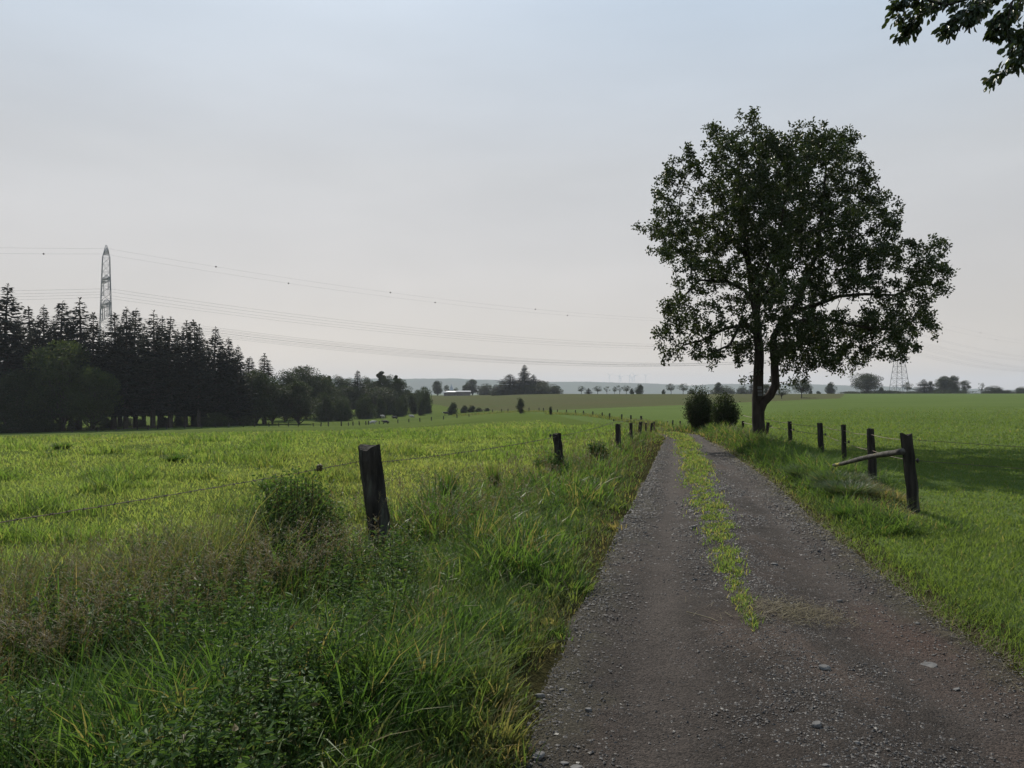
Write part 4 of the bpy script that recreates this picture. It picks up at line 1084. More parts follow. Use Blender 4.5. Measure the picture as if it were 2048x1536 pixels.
kind('broad1', broad_meshes(131, 14, 9, .03, 30, .36, 230, shape='dome'), 14, 9)
kind('broad2', broad_meshes(132, 12, 12, .02, 34, .34, 230, shape='dome'), 12, 12)
kind('tall0', broad_meshes(133, 16, 6.5, .10, 26, .34, 200, shape='spire'), 16, 6.5)
kind('tall1', broad_meshes(134, 16, 7, .12, 24, .34, 150, sparse=.8), 16, 7)
kind('shrub0', broad_meshes(135, 4, 5, .02, 22, .20, 230, shape='dome', blob=.26), 4, 5)
kind('shrub1', broad_meshes(136, 4, 4, .02, 20, .20, 210, blob=.26), 4, 4)
kind('column', broad_meshes(137, 5, 2.4, .02, 18, .16, 150, blob=.30), 5, 2.4)
kind('sparse0', broad_meshes(138, 6, 5, .30, 14, .22, 70, blob=.16), 6, 5)
kind('sparse1', broad_meshes(139, 6, 5, .25, 11, .22, 42, blob=.15), 6, 5)
kind('umbrella', broad_meshes(140, 7, 7.5, .34, 24, .22, 170, shape='umbrella', blob=.17), 7, 7.5)
kind('hedge', broad_meshes(141, 2.2, 12, .0, 34, .24, 130, blob=.42), 2.2, 12)
USED = {}
def tree(k, label, X, d, top, wpx, name='tree', cat='tree', group=None, sink=0., parts=('trunk', 'crown')):
    (mt, mc), h, w = KIND[k]
    x, y, z = at(X, d); z -= sink
    sz = (ztop(top, d) - z) / h; sx = wpx / FOC * d / w
    if k not in USED:
        r = thing(name, label, cat, (x, y, z), group, rotz=rng.uniform(0, 6.28)); r.scale = (sx, sx, sz)
        put(parts[0], mt, None, r); put(parts[1], mc, None, r); USED[k] = r
        return r
    src = USED[k]
    r = copy_tree(src, (x, y, z), rng.uniform(0, 6.28), (sx, sx, sz), label, None)
    r.name = name; r['category'] = cat
    if group: r['group'] = group
    elif 'group' in r: del r['group']
    for ch, pn in zip(r.children, parts): pass
    return r

# the dark spruce wood on the left ----------------------------------------------------
ORD = ['first','second','third','fourth','fifth','sixth','seventh','eighth','ninth','tenth','eleventh','twelfth','thirteenth','fourteenth','fifteenth','sixteenth','seventeenth','eighteenth','nineteenth','twentieth','twenty-first','twenty-second','twenty-third','twenty-fourth','twenty-fifth','twenty-sixth','twenty-seventh','twenty-eighth','twenty-ninth','thirtieth','thirty-first','thirty-second','thirty-third','thirty-fourth']
SG = 'dark spruces of the wood behind the pasture'
front = [(14,570,82,150),(55,612,60,158),(86,612,62,152),(124,603,66,154),(158,597,74,157),(186,627,58,153),(228,624,60,156),(252,616,62,154),(271,618,50,161),(306,622,60,157),(324,634,50,163),(341,632,50,158),(372,643,54,161),(387,641,50,167),(398,650,44,160),(431,655,56,165),(457,674,46,168),(476,692,44,166),(499,714,40,178),(529,708,54,180)]
special = {0: 'tallest dark spruce, at the very edge of the wood', 4: 'tall spruce just left of the steel pylon', 5: 'shorter spruce covering the left foot of the pylon', 6: 'spruce just right of the pylon foot', 18: 'slim low spruce left of the last one of the wood', 19: 'last spruce at the sloping end of the wood, beside the broadleaf trees'}
for i, (X, top, w, d) in enumerate(front):
    lb = special.get(i) or ('dark ragged spruce, %s from the %s of the front row of the wood' % ((ORD[i], 'outer edge') if i < 10 else (ORD[19 - i], 'sloping end')))
    tree('spruce%d' % (i % 5), lb, X, d, top, w * 1.7, 'spruce_tree', 'spruce', SG, sink=.3)
back = [(-20,600,90,165),(33,640,60,170),(70,650,62,172),(105,640,60,174),(142,640,64,172),(205,660,56,176),(240,650,56,172),(288,650,60,176),(318,655,52,178),(355,660,52,174),(410,676,50,180),(444,690,50,184),(468,704,44,186),(-60,590,90,160)]
for i, (X, top, w, d) in enumerate(back):
    tree('spruce%d' % ((i * 2 + 1) % 5), 'shaded spruce deeper in the wood, %s of the rear row counted along the wood' % ORD[i], X, d, top, w * 1.3, 'spruce_tree', 'spruce', SG, sink=.3)
tree('ash', 'rounded broadleaf tree, pale-topped, in front of the dark spruces', 128, 147, 686, 128, 'broadleaf_tree', sink=.5)
tree('ash', 'lower sloping broadleaf tree leaning out right of the pale-topped one', 186, 146, 738, 92, 'broadleaf_tree', sink=.5)
tree('broad2', 'dark low broadleaf tree under the tallest spruce', 36, 145, 742, 120, 'broadleaf_tree', sink=1.)
tree('shrub0', 'dark shrub filling the outer corner of the wood', 20, 143, 815, 90, 'shrub', 'shrub', sink=.4)
for i, (X, d, top, w, lb) in enumerate([(150,166,836,26,'low shrub in the shade between two trunks under the pale-topped tree'),(212,164,832,30,'shrub in the shade below the pylon'),(283,170,836,22,'small shrub in the gap right of the pylon'),(330,160,834,34,'wide shrub between trunks in the middle of the wood edge'),(362,172,828,30,'shrub blocking a bright gap in the later half of the wood edge'),(402,165,826,40,'leafy shrub low in the later half of the wood edge'),(250,178,834,40,'shrub far back seen through the trunks')]):
    tree('shrub%d' % (i % 2), lb, X, d, top, w, 'shrub', 'shrub', sink=.2)
tree('shrub1', 'dark shrub under the pale-topped broadleaf tree', 88, 144, 826, 60, 'shrub', 'shrub', sink=.4)
tree('shrub1', 'small shrub between the trunks near the wood end', 436, 160, 826, 46, 'shrub', 'shrub', sink=.3)
tree('shrub0', 'low shrub at the foot of the sloping wood end', 478, 166, 815, 60, 'shrub', 'shrub', sink=.3)
# broadleaf belt right of the spruces
belt = [('broad1','dense broadleaf tree right against the last spruces',512,172,742,86),('broad0','hunched broadleaf tree with trunks showing light between',545,180,772,70),('tall1','feathery pale tree peeping over the belt after the spruces',572,215,742,56),
 ('broad0','broad dark tree with a shoulder, biggest of the belt',612,225,735,96),('broad1','dark leaning tree with a single visible trunk at the pasture edge',598,182,764,76),('broad2','dark rounded tree behind the first round bush',640,230,752,70),
 ('tall0','pointed grey-green tree over the two round bushes',658,260,753,34),('tall1','birch-like tree left of the narrow spruce',676,255,752,40),('tall1','thin birch-like tree touching the narrow spruce',696,262,757,34),('spruce3','narrow spruce standing above the middle of the belt',715,255,741,46),
 ('tall1','wispy tree right of the narrow spruce',732,270,754,30),('broad1','full dark tree left of the tallest broadleaf crown',745,262,764,60),('tall0','tallest broadleaf crown near the low end of the belt',758,265,744,46),('tall1','pointed crown after the tallest broadleaf one',778,262,751,36),
 ('tall0','slender crown near the low end of the belt',790,268,752,34),('broad1','last rounded tree at the low end of the belt',798,260,758,44),('broad0','dark filling tree in the middle of the belt',690,250,772,70),('broad2','dark filling tree under the tallest broadleaf crown',765,255,775,90),('broad1','dark filling tree behind the second round bush',655,240,770,70),('broad0','dark tree between the leaning tree and the shoulder tree',570,200,775,70)]
for k, lb, X, d, top, w in belt: tree(k, lb, X, d, top, w, 'spruce_tree' if 'spruce3' == k else 'broadleaf_tree', 'spruce' if k == 'spruce3' else 'tree', 'trees of the belt beyond the pasture', sink=.4)
bushes = [('shrub1','first round bush at the edge of the belt, pale green',650,206,787,48),('shrub0','second round bush at the belt edge, dark and low',685,208,793,40),('shrub0','wide bush with gaps underneath below the narrow spruce',732,222,790,46),('shrub1','round bush right of the wide bush with gaps',762,226,793,24),
 ('shrub1','tiny bush left of the arching bush',788,232,803,8),('shrub0','arching bush near the low end of the belt',800,232,794,22),('shrub1','small bush behind the arching bush',808,245,792,18),('shrub1','round dark bush between arching bush and the reddish one',826,250,788,20),
 ('shrub0','large reddish-green bush at the end of the belt',850,248,777,28),('shrub1','compact bush in front of the large reddish-green bush',843,234,796,16),('shrub0','bush under the tallest broadleaf crown',775,250,790,26),
 ('shrub1','dark bush by the black-backed cow',905,224,805,20),('shrub1','dry brownish bush below the stubble field, left of a pair',928,232,811,15),('shrub1','dry brownish bush below the stubble field, right of a pair',943,232,811,17),('shrub0','low scrub right of the dry brownish pair of bushes',958,232,815,15),('shrub1','low scrub nearer to the column bush',974,230,816,13),('column','tall narrow column-like bush on the pasture rim',1040,176,796,17),('column','tiny column-like bush beside the far fence',1101,140,813,8),
 ('hedge','low hedge behind the last belt trees',835,330,776,60),('shrub0','shrub in the hedge behind the last belt trees',818,320,774,30)]
for k, lb, X, d, top, w in bushes: tree(k, lb, X, d, top, w, 'bush', 'bush', 'bushes around the belt', sink=.15)

# trees on the far crest
crest = [('fir','tall narrow fir towering over the crest clump',1049,436,729,27,0),('conifer','broad pyramid conifer left of the tall fir',1020,438,748,46,0),('conifer','second conifer right of the tall fir',1067,440,749,28,0),('broad1','rounded tree at the right end of the fir clump',1085,440,762,34,0),
 ('shrub0','low bluish tree spreading right of the fir clump',1105,470,769,44,1),('shrub0','dark bush filling the foot of the fir clump',1008,434,766,48,0),('shrub0','dark bush under the tall fir',1046,434,762,66,0),('shrub1','dark bush at the foot of the second conifer',1074,434,766,50,0),
 ('broad1','rounded grey tree over the farm roofs',945,560,759,26,1),('broad2','small round tree left of the grey one over the roofs',933,580,768,18,1),('shrub0','low grey grove between farm and fir clump',974,560,768,42,1),('shrub0','pale low grove touching the fir clump',994,540,770,26,1),
 ('broad1','isolated grey tree left of the farm',875,540,762,22,1),('tall1','small grey tree left of the church spire',893,600,770,12,1),('shrub0','small bush behind the farm roofs',912,600,776,14,1),
 ('sparse0','thin orchard tree with open crown, first of the row on the crest',1163,430,772,15,0),('conifer','little dark pointed tree after the first orchard tree',1177,430,776,10,0),('sparse0','thin orchard tree with open crown, second of the row on the crest',1195,430,772,17,0),('sparse1','open orchard tree left of the dark pair',1214,432,773,14,0),
 ('sparse0','small dark orchard tree of the pair',1229,430,773,10,0),('sparse1','airy orchard tree in the middle of the row',1239,432,771,16,0),('sparse0','airy orchard tree left of the compact dark one',1253,432,771,15,0),('shrub1','compact dark bushy tree in the orchard row',1279,428,769,17,0),('shrub1','small round bush left of the compact dark tree',1264,430,777,10,0),
 ('shrub1','small bush at the start of the second orchard group',1327,430,779,8,0),('sparse0','lacy tree of the second orchard group',1342,430,767,20,0),('sparse0','forked lacy tree of the second orchard group',1366,430,767,20,0),('shrub0','low bush after the forked lacy tree',1382,432,777,14,0),('sparse1','almost bare thin tree of the second orchard group',1391,430,770,10,0),
 ('broad1','square-headed dark tree above the dark bush by the track',1437,430,765,16,0),('shrub0','wide bluish grove behind the square-headed tree',1446,560,772,54,1),('shrub0','bluish grove right of the square-headed tree',1486,560,773,30,1),('conifer','pointed conifer just left of the oak trunk',1503,540,764,10,1),
 ('tall1','dark tree seen between the two oak stems',1531,262,768,30,0),('sparse0','leaning thin tree right of the forked oak stem',1564,258,776,32,0),('umbrella','umbrella-shaped tree on bare stem in the meadow',1603,262,759,37,0),('shrub1','lone round tree on the skyline between umbrella tree and big round tree',1661,440,765,21,0),
 ('shrub1','tiny skyline bush right of the umbrella tree',1621,440,781,8,0),('shrub1','second tiny skyline bush before the lone round tree',1637,440,782,9,0),('hedge','low hedge patch by the umbrella tree',1618,264,795,34,0),('hedge','broken low hedge in the meadow below the lone round tree',1665,268,797,30,0),
 ('broad2','big round tree with dark crown on the skyline',1734,450,747,56,0),('hedge','dark hedge under the big round tree',1735,446,781,92,0),('hedge','dark hedge at the foot of the pylon',1795,446,781,80,0),('shrub1','round bush between big round tree and pylon',1762,447,775,12,0),('sparse0','reddish thin tree within the right pylon legs',1814,452,764,20,0),
 ('conifer','tiered conifer right of the pylon',1848,455,758,24,0),('tall1','thin tree beside the tiered conifer',1862,456,762,14,0),('broad0','tall ragged tree of the skyline grove',1887,455,753,32,0),('broad1','second tall ragged tree of the skyline grove',1908,456,752,24,0),('tall1','shorter tree at the end of the skyline grove',1930,455,761,22,0),('hedge','hedge beneath the skyline grove',1895,450,777,96,0),
 ('sparse1','lone almost bare tree on the skyline',1963,455,766,13,0),('shrub0','low grove right of the lone bare tree',1985,455,772,40,0),('conifer','small pointed tree on the low grove',1999,455,774,10,0),('shrub0','rounded bush cut by the picture edge on the skyline',2046,455,774,36,0),('shrub0','low skyline shrub before the picture edge',2016,455,780,24,0),('broad1','tree of the skyline beyond the picture edge',2110,455,762,50,0)]
for k, lb, X, d, top, w, far in crest:
    w *= {'fir': 1.5, 'conifer': 1.8}.get(k, 1)
    cat = 'bush' if k in ('shrub0', 'shrub1') and 'tree' not in lb and 'grove' not in lb else ('hedge' if k == 'hedge' else ('conifer' if k in ('fir', 'conifer') else 'tree'))
    tree(k, lb, X, d, top, w, {'bush': 'bush', 'hedge': 'hedge', 'conifer': 'conifer_tree', 'tree': 'broadleaf_tree'}[cat], cat, 'trees along the far crest', sink=.3)

# ------------------------------------------------------------------ far wooded ridge
def build_hills():
    sk = [(-900,757),(200,757),(560,756),(800,757.5),(900,757),(1000,760.5),(1090,765),(1110,763.5),(1200,764),(1300,767),(1345,769),(1380,771),(1430,768),(1520,768),(1600,768),(1700,771),(1800,774),(1950,778),(2100,781),(3000,783)]
    sx = np.array([s[0] for s in sk], float); sy = np.array([s[1] for s in sk], float)
    a = np.radians(np.linspace(-62, 62, 1100)); D = 4600.
    X = MID_COL + FOC * np.tan(a)
    row = np.interp(X, sx, sy) - 1.3 * noise2(X, X * 0, 26, 7, 3) - .9 * noise2(X, X * 0, 5, 8, 2) + 1.
    dep = D * (1 + .12 * noise2(X, X * 0, 300, 9, 2))
    zt = EYE + (EYE_ROW - row) / FOC * dep
    prof = [(-.22, 0.), (-.12, .30), (-.05, .72), (-.015, .97), (0, 1.), (.03, .98), (.10, .6), (.2, 0)]
    V = []
    for f, g in prof:
        dd = dep * (1 + f); V.append(np.stack([np.tan(a) * dd, dd, -30 + (zt + 30) * g - (12 if g == 0 else 0)], 1))
    V = np.array(V); m, n = V.shape[:2]
    i = (np.arange(m - 1)[:, None] * n + np.arange(n - 1)[None]).reshape(-1)
    put('hills', mesh_np('hills', V.reshape(-1, 3), [np.stack([i, i + 1, i + n + 1, i + n], -1)], smooth=True), M['hill'], kind='structure', label='long low wooded ridge fading blue in the haze', cat='hills')
build_hills()

# ------------------------------------------------------------------ fences and rails far out in the pasture
FP = []
rowA = [(145,868),(195,868),(233,869),(275,868.5),(297,867.5),(316,867),(334,866.5),(370,865.5),(403,864),(432,862.5),(458,862),(487,861),(510,860),(538,859.5),(558,858.5),(577,857.5),(597,857),(627,856),(642,855.5),(657,855),(683,854),(697,852),(706,850.5),(719,850),(732,849),(737,848),(759,846),(796,845),(818,843.5),(840,843),(863,842),(887,841),(914,840),(938,838)]
PM = post_mesh((.01, 0), .85, .075, .08, sides=7, lev=3, seed=3, jag=.01); PM.materials.append(M['wood'])
for i, (X, b) in enumerate(rowA):
    d = float(np.interp(X, [145, 683, 940], [136, 166, 192])); x, y, z = at(X, d)
    o = put('fence_post', PM, None, None, (x, y, z), 'small far pasture post, %s of the row counted from the dark wood' % ORD[i], 'fence post', 'far pasture posts'); o.rotation_euler = (rng.normal(0, .05), rng.normal(0, .05), rng.uniform(0, 6))
    s = 1.25 if i == 20 else rng.uniform(.85, 1.1); o.scale = (1.5 * s, 1.5 * s, s)
    FP.append((x, y, z))
for i, j, za, zb, lb in ((2, 3, .15, .55, 'fallen rail leaning up between two far pasture posts'), (3, 4, .60, .25, 'pale fallen rail sloping down right of the leaning one')):
    a = np.array(FP[i]) + [0, 0, za]; b = np.array(FP[j]) + [0, 0, zb]; V, Q = tubes([(np.stack([a, (a + b) / 2, b]), np.array([.06, .06, .05]))], 6)
    put('fence_rail', mesh_np('fence_rail', V, Q), M['rail'], None, (0, 0, 0), lb, 'rail')
for i, (X, d) in enumerate([(1115,150),(1133,141),(1151,132),(1167,123),(1186,114),(1204,105),(1219,97),(1243,88),(1262,80),(1282,73)]):
    x, y, z = at(X, d); o = put('fence_post', PM, None, None, (x, y, z), 'far post by the track bend, %s counted from the tiny column-like bush' % ORD[i], 'fence post', 'far posts along the track beyond the bend'); o.scale = (1.25, 1.25, .95); o.rotation_euler = (0, rng.normal(0, .06), i)
for i, (X, d) in enumerate([(1058,196),(1078,186),(1087,176),(985,208),(1003,205),(1016,202)]):
    x, y, z = at(X, d); o = put('fence_post', PM, None, None, (x, y, z), 'faint post along the foot of the stubble field, %s of a thin row' % ORD[i], 'fence post', 'posts at the foot of the stubble field'); o.scale = (1.4, 1.4, 1.2)
# rough grass along those fences
def rough():
    parts = []
    for pts in ([(1090,150),(1167,123),(1243,88),(1300,66),(1335,52)], [(905,212),(985,208),(1040,200),(1100,172)]):
        px = np.array([p[0] for p in pts], float); pd = np.array([p[1] for p in pts], float)
        n = 2600; X = rng.uniform(px[0], px[-1], n); d = np.interp(X, px, pd) * rng.uniform(.97, 1.03, n); x = (X - MID_COL) / FOC * d
        parts.append(grass_layer(x, d, rng.uniform(.25, .75, n), np.full(n, .1), rng.uniform(.2, .8, n), rng.uniform(0, .3, n), rng.uniform(.0, .7, n), levels=(0, .5, 1.)))
    V, P, t = merge(parts)
    put('rough_grass', mesh_np('rough_grass', V, P, t), M['grass'], kind='stuff', label='brownish rough grass growing under the far fences', cat='grass')
rough()

# ------------------------------------------------------------------ cows
def cow_mesh(lying=False):
    pts = [(0,-.75,1.18),(0,-.35,1.20),(0,.15,1.16),(0,.62,1.22),(0,.95,1.32),(0,1.22,1.38),(0,1.50,1.18)]
    rad = [(.26,.30),(.34,.38),(.38,.42),(.31,.37),(.19,.24),(.15,.17),(.085,.095)]
    E = [(i, i + 1) for i in range(6)]
    def leg(root, sx, y, hind):
        k = len(pts)
        if hind: chain = [(sx*.19,y,.95),(sx*.20,y+.06,.66),(sx*.20,y-.10,.42),(sx*.20,y-.05,.06)]; rr = [.17,.11,.065,.055]
        else: chain = [(sx*.17,y,.92),(sx*.18,y+.02,.55),(sx*.18,y,.40),(sx*.18,y,.06)]; rr = [.14,.085,.06,.055]
        if lying: chain = [(a * 1.3, b + (.18 if hind else .2) * i, max(.12, .95 - .33 * i)) for i, (a, b, c) in enumerate(chain)]
        for c, r in zip(chain, rr): pts.append(c); rad.append((r, r))
        E.append((root, k)); E.extend((k + i, k + i + 1) for i in range(3))
    for s in (-1, 1): leg(0, s, -.72, True); leg(3, s, .55, False)
    k = len(pts); pts += [(0,-1.03,1.12),(0,-1.1,.6)]; rad += [(.04,.04),(.03,.03)]; E += [(0, k), (k, k + 1)]
    for s in (-1, 1):
        k = len(pts); pts.append((s*.24,1.14,1.46)); rad.append((.04,.05)); E.append((5, k))
    me = bpy.data.meshes.new('cow_sketch'); me.from_pydata(pts, E, []); o = bpy.data.objects.new('cow_sketch', me); COL.objects.link(o)
    m = o.modifiers.new('skin', 'SKIN'); m.use_smooth_shade = True
    for v, r in zip(me.skin_vertices[0].data, rad): v.radius = r
    me.skin_vertices[0].data[2].use_root = True
    s = o.modifiers.new('sub', 'SUBSURF'); s.levels = 1; s.render_levels = 1
    dg = bpy.context.evaluated_depsgraph_get(); dg.update()
    out = bpy.data.meshes.new_from_object(o.evaluated_get(dg)); out.name = 'cow'
    bpy.data.objects.remove(o); return out
CS, CL = cow_mesh(), cow_mesh(True)
def cow(label, X, d, mat, rot, lying=False):
    x, y, z = at(X, d); me = (CL if lying else CS).copy(); me.materials.clear(); me.materials.append(M[mat])
    o = put('cow', me, None, None, (x, y, z - (.40 if lying else 0)), label, 'cow', 'cows on the far pasture'); o.rotation_euler = (0, 0, rot); o.scale = (.78, .78, .78)
cow('white cow standing below the round bush, leftmost of the grazing three', 766, 214, 'cowwhite', 2.6)
cow('black and white cow lying between the two white ones', 790, 212, 'cowpied', 1.5, True)
cow('white cow lying far right of the pied one', 824, 218, 'cowwhite', 1.2, True)
cow('dark cow with pale back standing by the dark bush', 893, 216, 'cowpied', 1.7)
cow('white cow lying by the far pasture posts', 745, 176, 'cowwhite', -1.2, True)
cow('dark cow lying by the far pasture posts', 772, 176, 'cowblack', 1.4, True)

# ------------------------------------------------------------------ pylons and lines
def bars(lines, r):
    return tubes([(np.array([a, b], float), np.array([q, q]) * r * 10) for a, b, q in lines], 4)
def pylon(label, x, y, z0, H, azim, tk=1.):
    """lattice tower; arms lie along local y"""
    root = thing('power_pylon', label, 'pylon', (x, y, z0), 'lattice power pylons', azim)
    def hw(z): return float(np.interp(z, [0, .52 * H, .93 * H, H], [4.6, 1.55, .95, .12]))
    B = []
    lv = list(np.concatenate([[0, .10, .185, .26, .33, .40, .46, .52], np.linspace(.565, .93, 10), [1.]]) * H)
    cor = [(-1, -1), (1, -1), (1, 1), (-1, 1)]
    for k, (a, b) in enumerate(zip(lv[:-1], lv[1:])):
        ha, hb = hw(a), hw(b); q = .10 if a < .5 * H else .075
        P = [(c[0] * ha, c[1] * ha, a) for c in cor]; Q = [(c[0] * hb, c[1] * hb, b) for c in cor]
        for i in range(4):
            j = (i + 1) % 4; B.append((P[i], Q[i], q))
            if k == 0:
                m = tuple((np.array(Q[i]) + np.array(Q[j])) / 2); B += [(P[i], m, .07), (P[j], m, .07)]
            elif k < len(lv) - 2: B += [(P[i], Q[j], .038), (P[j], Q[i], .038)]
            B.append((Q[i], Q[j], .04))
    V, Q = bars(B, .1 * tk)
    put('tower', mesh_np('pylon_tower', V, Q), M['steel'], root)
    att = {}
    for nm, za, L, up in (('earth', .945, 5.2, 2.2), ('upper', .80, 8.2, 1.7), ('lower', .66, 11.2, 1.9)):
        B = []; z = za * H; h0 = hw(z); h1 = hw(z + up)
        for s in (-1, 1):
            tip = (0, s * L, z + (.9 if nm == 'earth' else 0)); n = 5
            lo = [[(c * h0 * (1 - t), s * (h0 + (L - h0) * t), z + (tip[2] - z) * t) for t in np.linspace(0, 1, n + 1)] for c in (-1, 1)]
            hi = [(0, s * (h1 + (L - h1) * t), z + up + (tip[2] - z - up) * t) for t in np.linspace(0, 1, n + 1)]
            for i in range(n):
                for l in lo: B += [(l[i], l[i + 1], .045), (l[i], hi[i], .026), (hi[i], l[i + 1], .026)]
                B += [(hi[i], hi[i + 1], .045), (lo[0][i], lo[1][i + 1], .05), (lo[0][i], lo[1][i], .05)]
            att[(nm, s)] = (z, L)
        V, Q = bars(B, .1 * tk); put('cross_arm', mesh_np('cross_arm', V, Q), M['steel'], root)
    INSUL = [('upper', s * 8.0) for s in (-1, 1)] + [('lower', s * o) for s in (-1, 1) for o in (5.4, 11.0)]
    for nm, o in INSUL:
        z = {'upper': .80, 'lower': .66}[nm] * H
        V, Q = tubes([(np.array([[c * .25, 0, 0], [c * .25, 0, -3.6]]), np.array([.10, .10])) for c in (-1, 1)] + [(np.array([[-.6, 0, -3.7], [.6, 0, -3.7]]), np.array([.08, .08]))], 6)
        put('insulator_string', mesh_np('insulator_string', V, Q), M['steel'], root, (0, o, z))
    return root
PA = np.array([-122., 225.]); PB = np.array([248., 480.])
dv = PB - PA; az = math.atan2(dv[1], dv[0])
nrm2 = np.array([-math.sin(az), math.cos(az)])
zA, zB = G(*PA), G(*PB); HT = 45.9 - zA
pylon('grey lattice pylon rising edge-on behind the spruce wood', PA[0], PA[1], zA, HT, az)
pylon('grey lattice pylon on the skyline, its top hidden by the oak crown', PB[0], PB[1], zB, HT, az, 1.9)
PZ = PA - dv; PC = PB + dv
def cable(label, off, frac, drop, sag, twin, rad, balls=None, group='power line conductors'):
    lines = []; pr = None
    zt = [zA + HT * frac - drop, zA + HT * frac - drop, zB + HT * frac - drop, zB + HT * frac - drop]; ps = [PZ, PA, PB, PC]
    strands = [(0, .45), (0, -.45)] if twin else [(0, 0)]
    for so, sz in strands:
        for a in range(3):
            A = np.array([*(ps[a] + nrm2 * (off + so)), zt[a] + sz]); Bp = np.array([*(ps[a + 1] + nrm2 * (off + so)), zt[a + 1] + sz])
            p = wire_pts(A, Bp, sag, 60); lines.append((p[p[:, 1] > -200], np.full((p[:, 1] > -200).sum(), rad)))
    V, Q = tubes(lines, 5)
    o = put('power_line', mesh_np('power_line', V, Q), M['cable'], None, (0, 0, 0), label, 'power line', group)
    for span, t in balls or []:
        A = np.array([*(ps[span] + nrm2 * off), zt[span]]); Bp = np.array([*(ps[span + 1] + nrm2 * off), zt[span + 1]])
        c = A + (Bp - A) * t; c[2] -= 4 * sag * t * (1 - t)
        V, F = IV * .42, IF; put('marker_ball', BALL, None, o, tuple(c))
import bmesh
bm = bmesh.new(); bmesh.ops.create_icosphere(bm, subdivisions=2, radius=.26); BALL = bpy.data.meshes.new('marker_ball'); bm.to_mesh(BALL); bm.free(); BALL.materials.append(M['ball'])
def tof(X):  # share of the middle span where photo column X lies
    k = (X - MID_COL) / FOC; return (k * PA[1] - PA[0]) / (dv[0] - k * dv[1])
cable('topmost thin earth wire of the line with dark marker balls', -5.2, .965, 0, 12, False, .016, [(1, tof(423)), (1, tof(768)), (1, tof(1056)), (2, .22)])
cable('second thin earth wire just below the topmost one, with dark marker balls', 5.2, .965, 0, 12, False, .016, [(0, .965), (1, tof(586)), (1, tof(883)), (1, tof(1150)), (2, .33)])
for off, lb in ((-8, 'upper twin conductor on the near end of the upper cross arms'), (8, 'upper twin conductor on the far end of the upper cross arms')): cable(lb, off, .80, 3.8, 12.2, True, .022)
for off, lb in ((-11, 'lowest twin conductor on the near tips of the lower cross arms'), (-5.4, 'lower twin conductor near the mast on the near side of the lower arms'), (5.4, 'lower twin conductor near the mast on the far side of the lower arms'), (11, 'lower twin conductor on the far tips of the lower cross arms')): cable(lb, off, .66, 3.8, 13.5, True, .022)

# ------------------------------------------------------------------ wind turbines, farm, church
def turbine(label, X, hub, dist, rot):
    x = (X - MID_COL) / FOC * dist; z = -25.; zh = ztop(hub, dist)
    root = thing('wind_turbine', label, 'wind turbine', (x, dist, z), 'wind turbines on the ridge')
    V, Q = tubes([(np.array([[0, 0, 0], [0, 0, zh - z]]), np.array([2.8, 1.6]))], 10); put('tower', mesh_np('turbine_tower', V, Q), M['white'], root)
    V, Q = tubes([(np.array([[0, -5.5, 0], [0, -4, 0], [0, 5, 0], [0, 6, 0]]), np.array([.8, 2., 2., .8]))], 8); put('nacelle', mesh_np('nacelle', V, Q), M['white'], root, (0, 0, zh - z))
    for k in range(3):
        V, Q = tubes([(np.array([[0, 0, 0], [0, 0, 8], [0, 0, 36]]), np.array([1.0, 1.8, .4]))], 6)
        b = put('blade', mesh_np('blade', V, Q), M['white'], root, (0, -5, zh - z)); b.rotation_euler = (0, rot + k * 2.0944, 0)
for X, hub, dd, lb in ((1219, 750.5, 6000, 'lone faint wind turbine, leftmost on the ridge'), (1238.5, 752, 6100, 'faint wind turbine of the close pair on the ridge'), (1242, 754, 6500, 'smaller turbine tight behind the close pair'), (1259, 751.5, 5900, 'faint wind turbine left of the tallest one'), (1264.5, 755, 6600, 'smallest wind turbine between two larger ones'), (1269, 751, 5800, 'tallest faint wind turbine on the ridge'), (1291, 751, 5900, 'lone wind turbine at the right end of the row')):
    turbine(lb, X, hub, dd, rng.uniform(0, 2))
def barn(label, X, d, wpx, eave, ridge, depth, roofm, name='barn'):
    x, y, z = at(X, d); w = wpx / FOC * d; he = ztop(eave, d) - z; hr = ztop(ridge, d) - z
    root = thing(name, label, 'barn', (x, y, z))
    V = [(-w/2,-depth/2,-1),(w/2,-depth/2,-1),(w/2,depth/2,-1),(-w/2,depth/2,-1),(-w/2,-depth/2,he),(w/2,-depth/2,he),(w/2,depth/2,he),(-w/2,depth/2,he),(-w/2,0,hr-.1),(w/2,0,hr-.1)]
    put('wall', mesh_np('barn_wall', V, [[(0,1,5,4),(2,3,7,6)], np.array([(1,2,6,9,5),(3,0,4,8,7)])]), M['barnwall'], root)
    e = .5; rv = []
    for t in (0, .14): rv += [(-w/2-e,-depth/2-e,he-.15+t),(w/2+e,-depth/2-e,he-.15+t),(w/2+e,0,hr+t),(-w/2-e,0,hr+t),(w/2+e,depth/2+e,he-.15+t),(-w/2-e,depth/2+e,he-.15+t)]
    put('roof', mesh_np('barn_roof', rv, [[(6,7,8,9),(9,8,10,11),(1,0,3,2),(2,3,5,4),(0,1,7,6),(4,5,11,10),(1,2,8,7),(2,4,10,8),(3,0,6,9),(5,3,9,11)]]), M[roofm], root)
barn('long barn with shining white roof on the crest left of the firs', 927, 520, 27, 783.6, 781.6, 8, 'roofpale')
barn('grey-roofed barn joined to the left of the white roof', 903, 526, 19, 783.9, 782.2, 8, 'roofgrey')
barn('small white-roofed shed left of the two barns', 891, 516, 6, 785, 783.2, 3, 'roofpale', 'shed')
barn('pale shed roof glimpsed behind the hedge under the big round tree', 1746, 462, 30, 784.6, 782.2, 8, 'roofpale', 'shed')
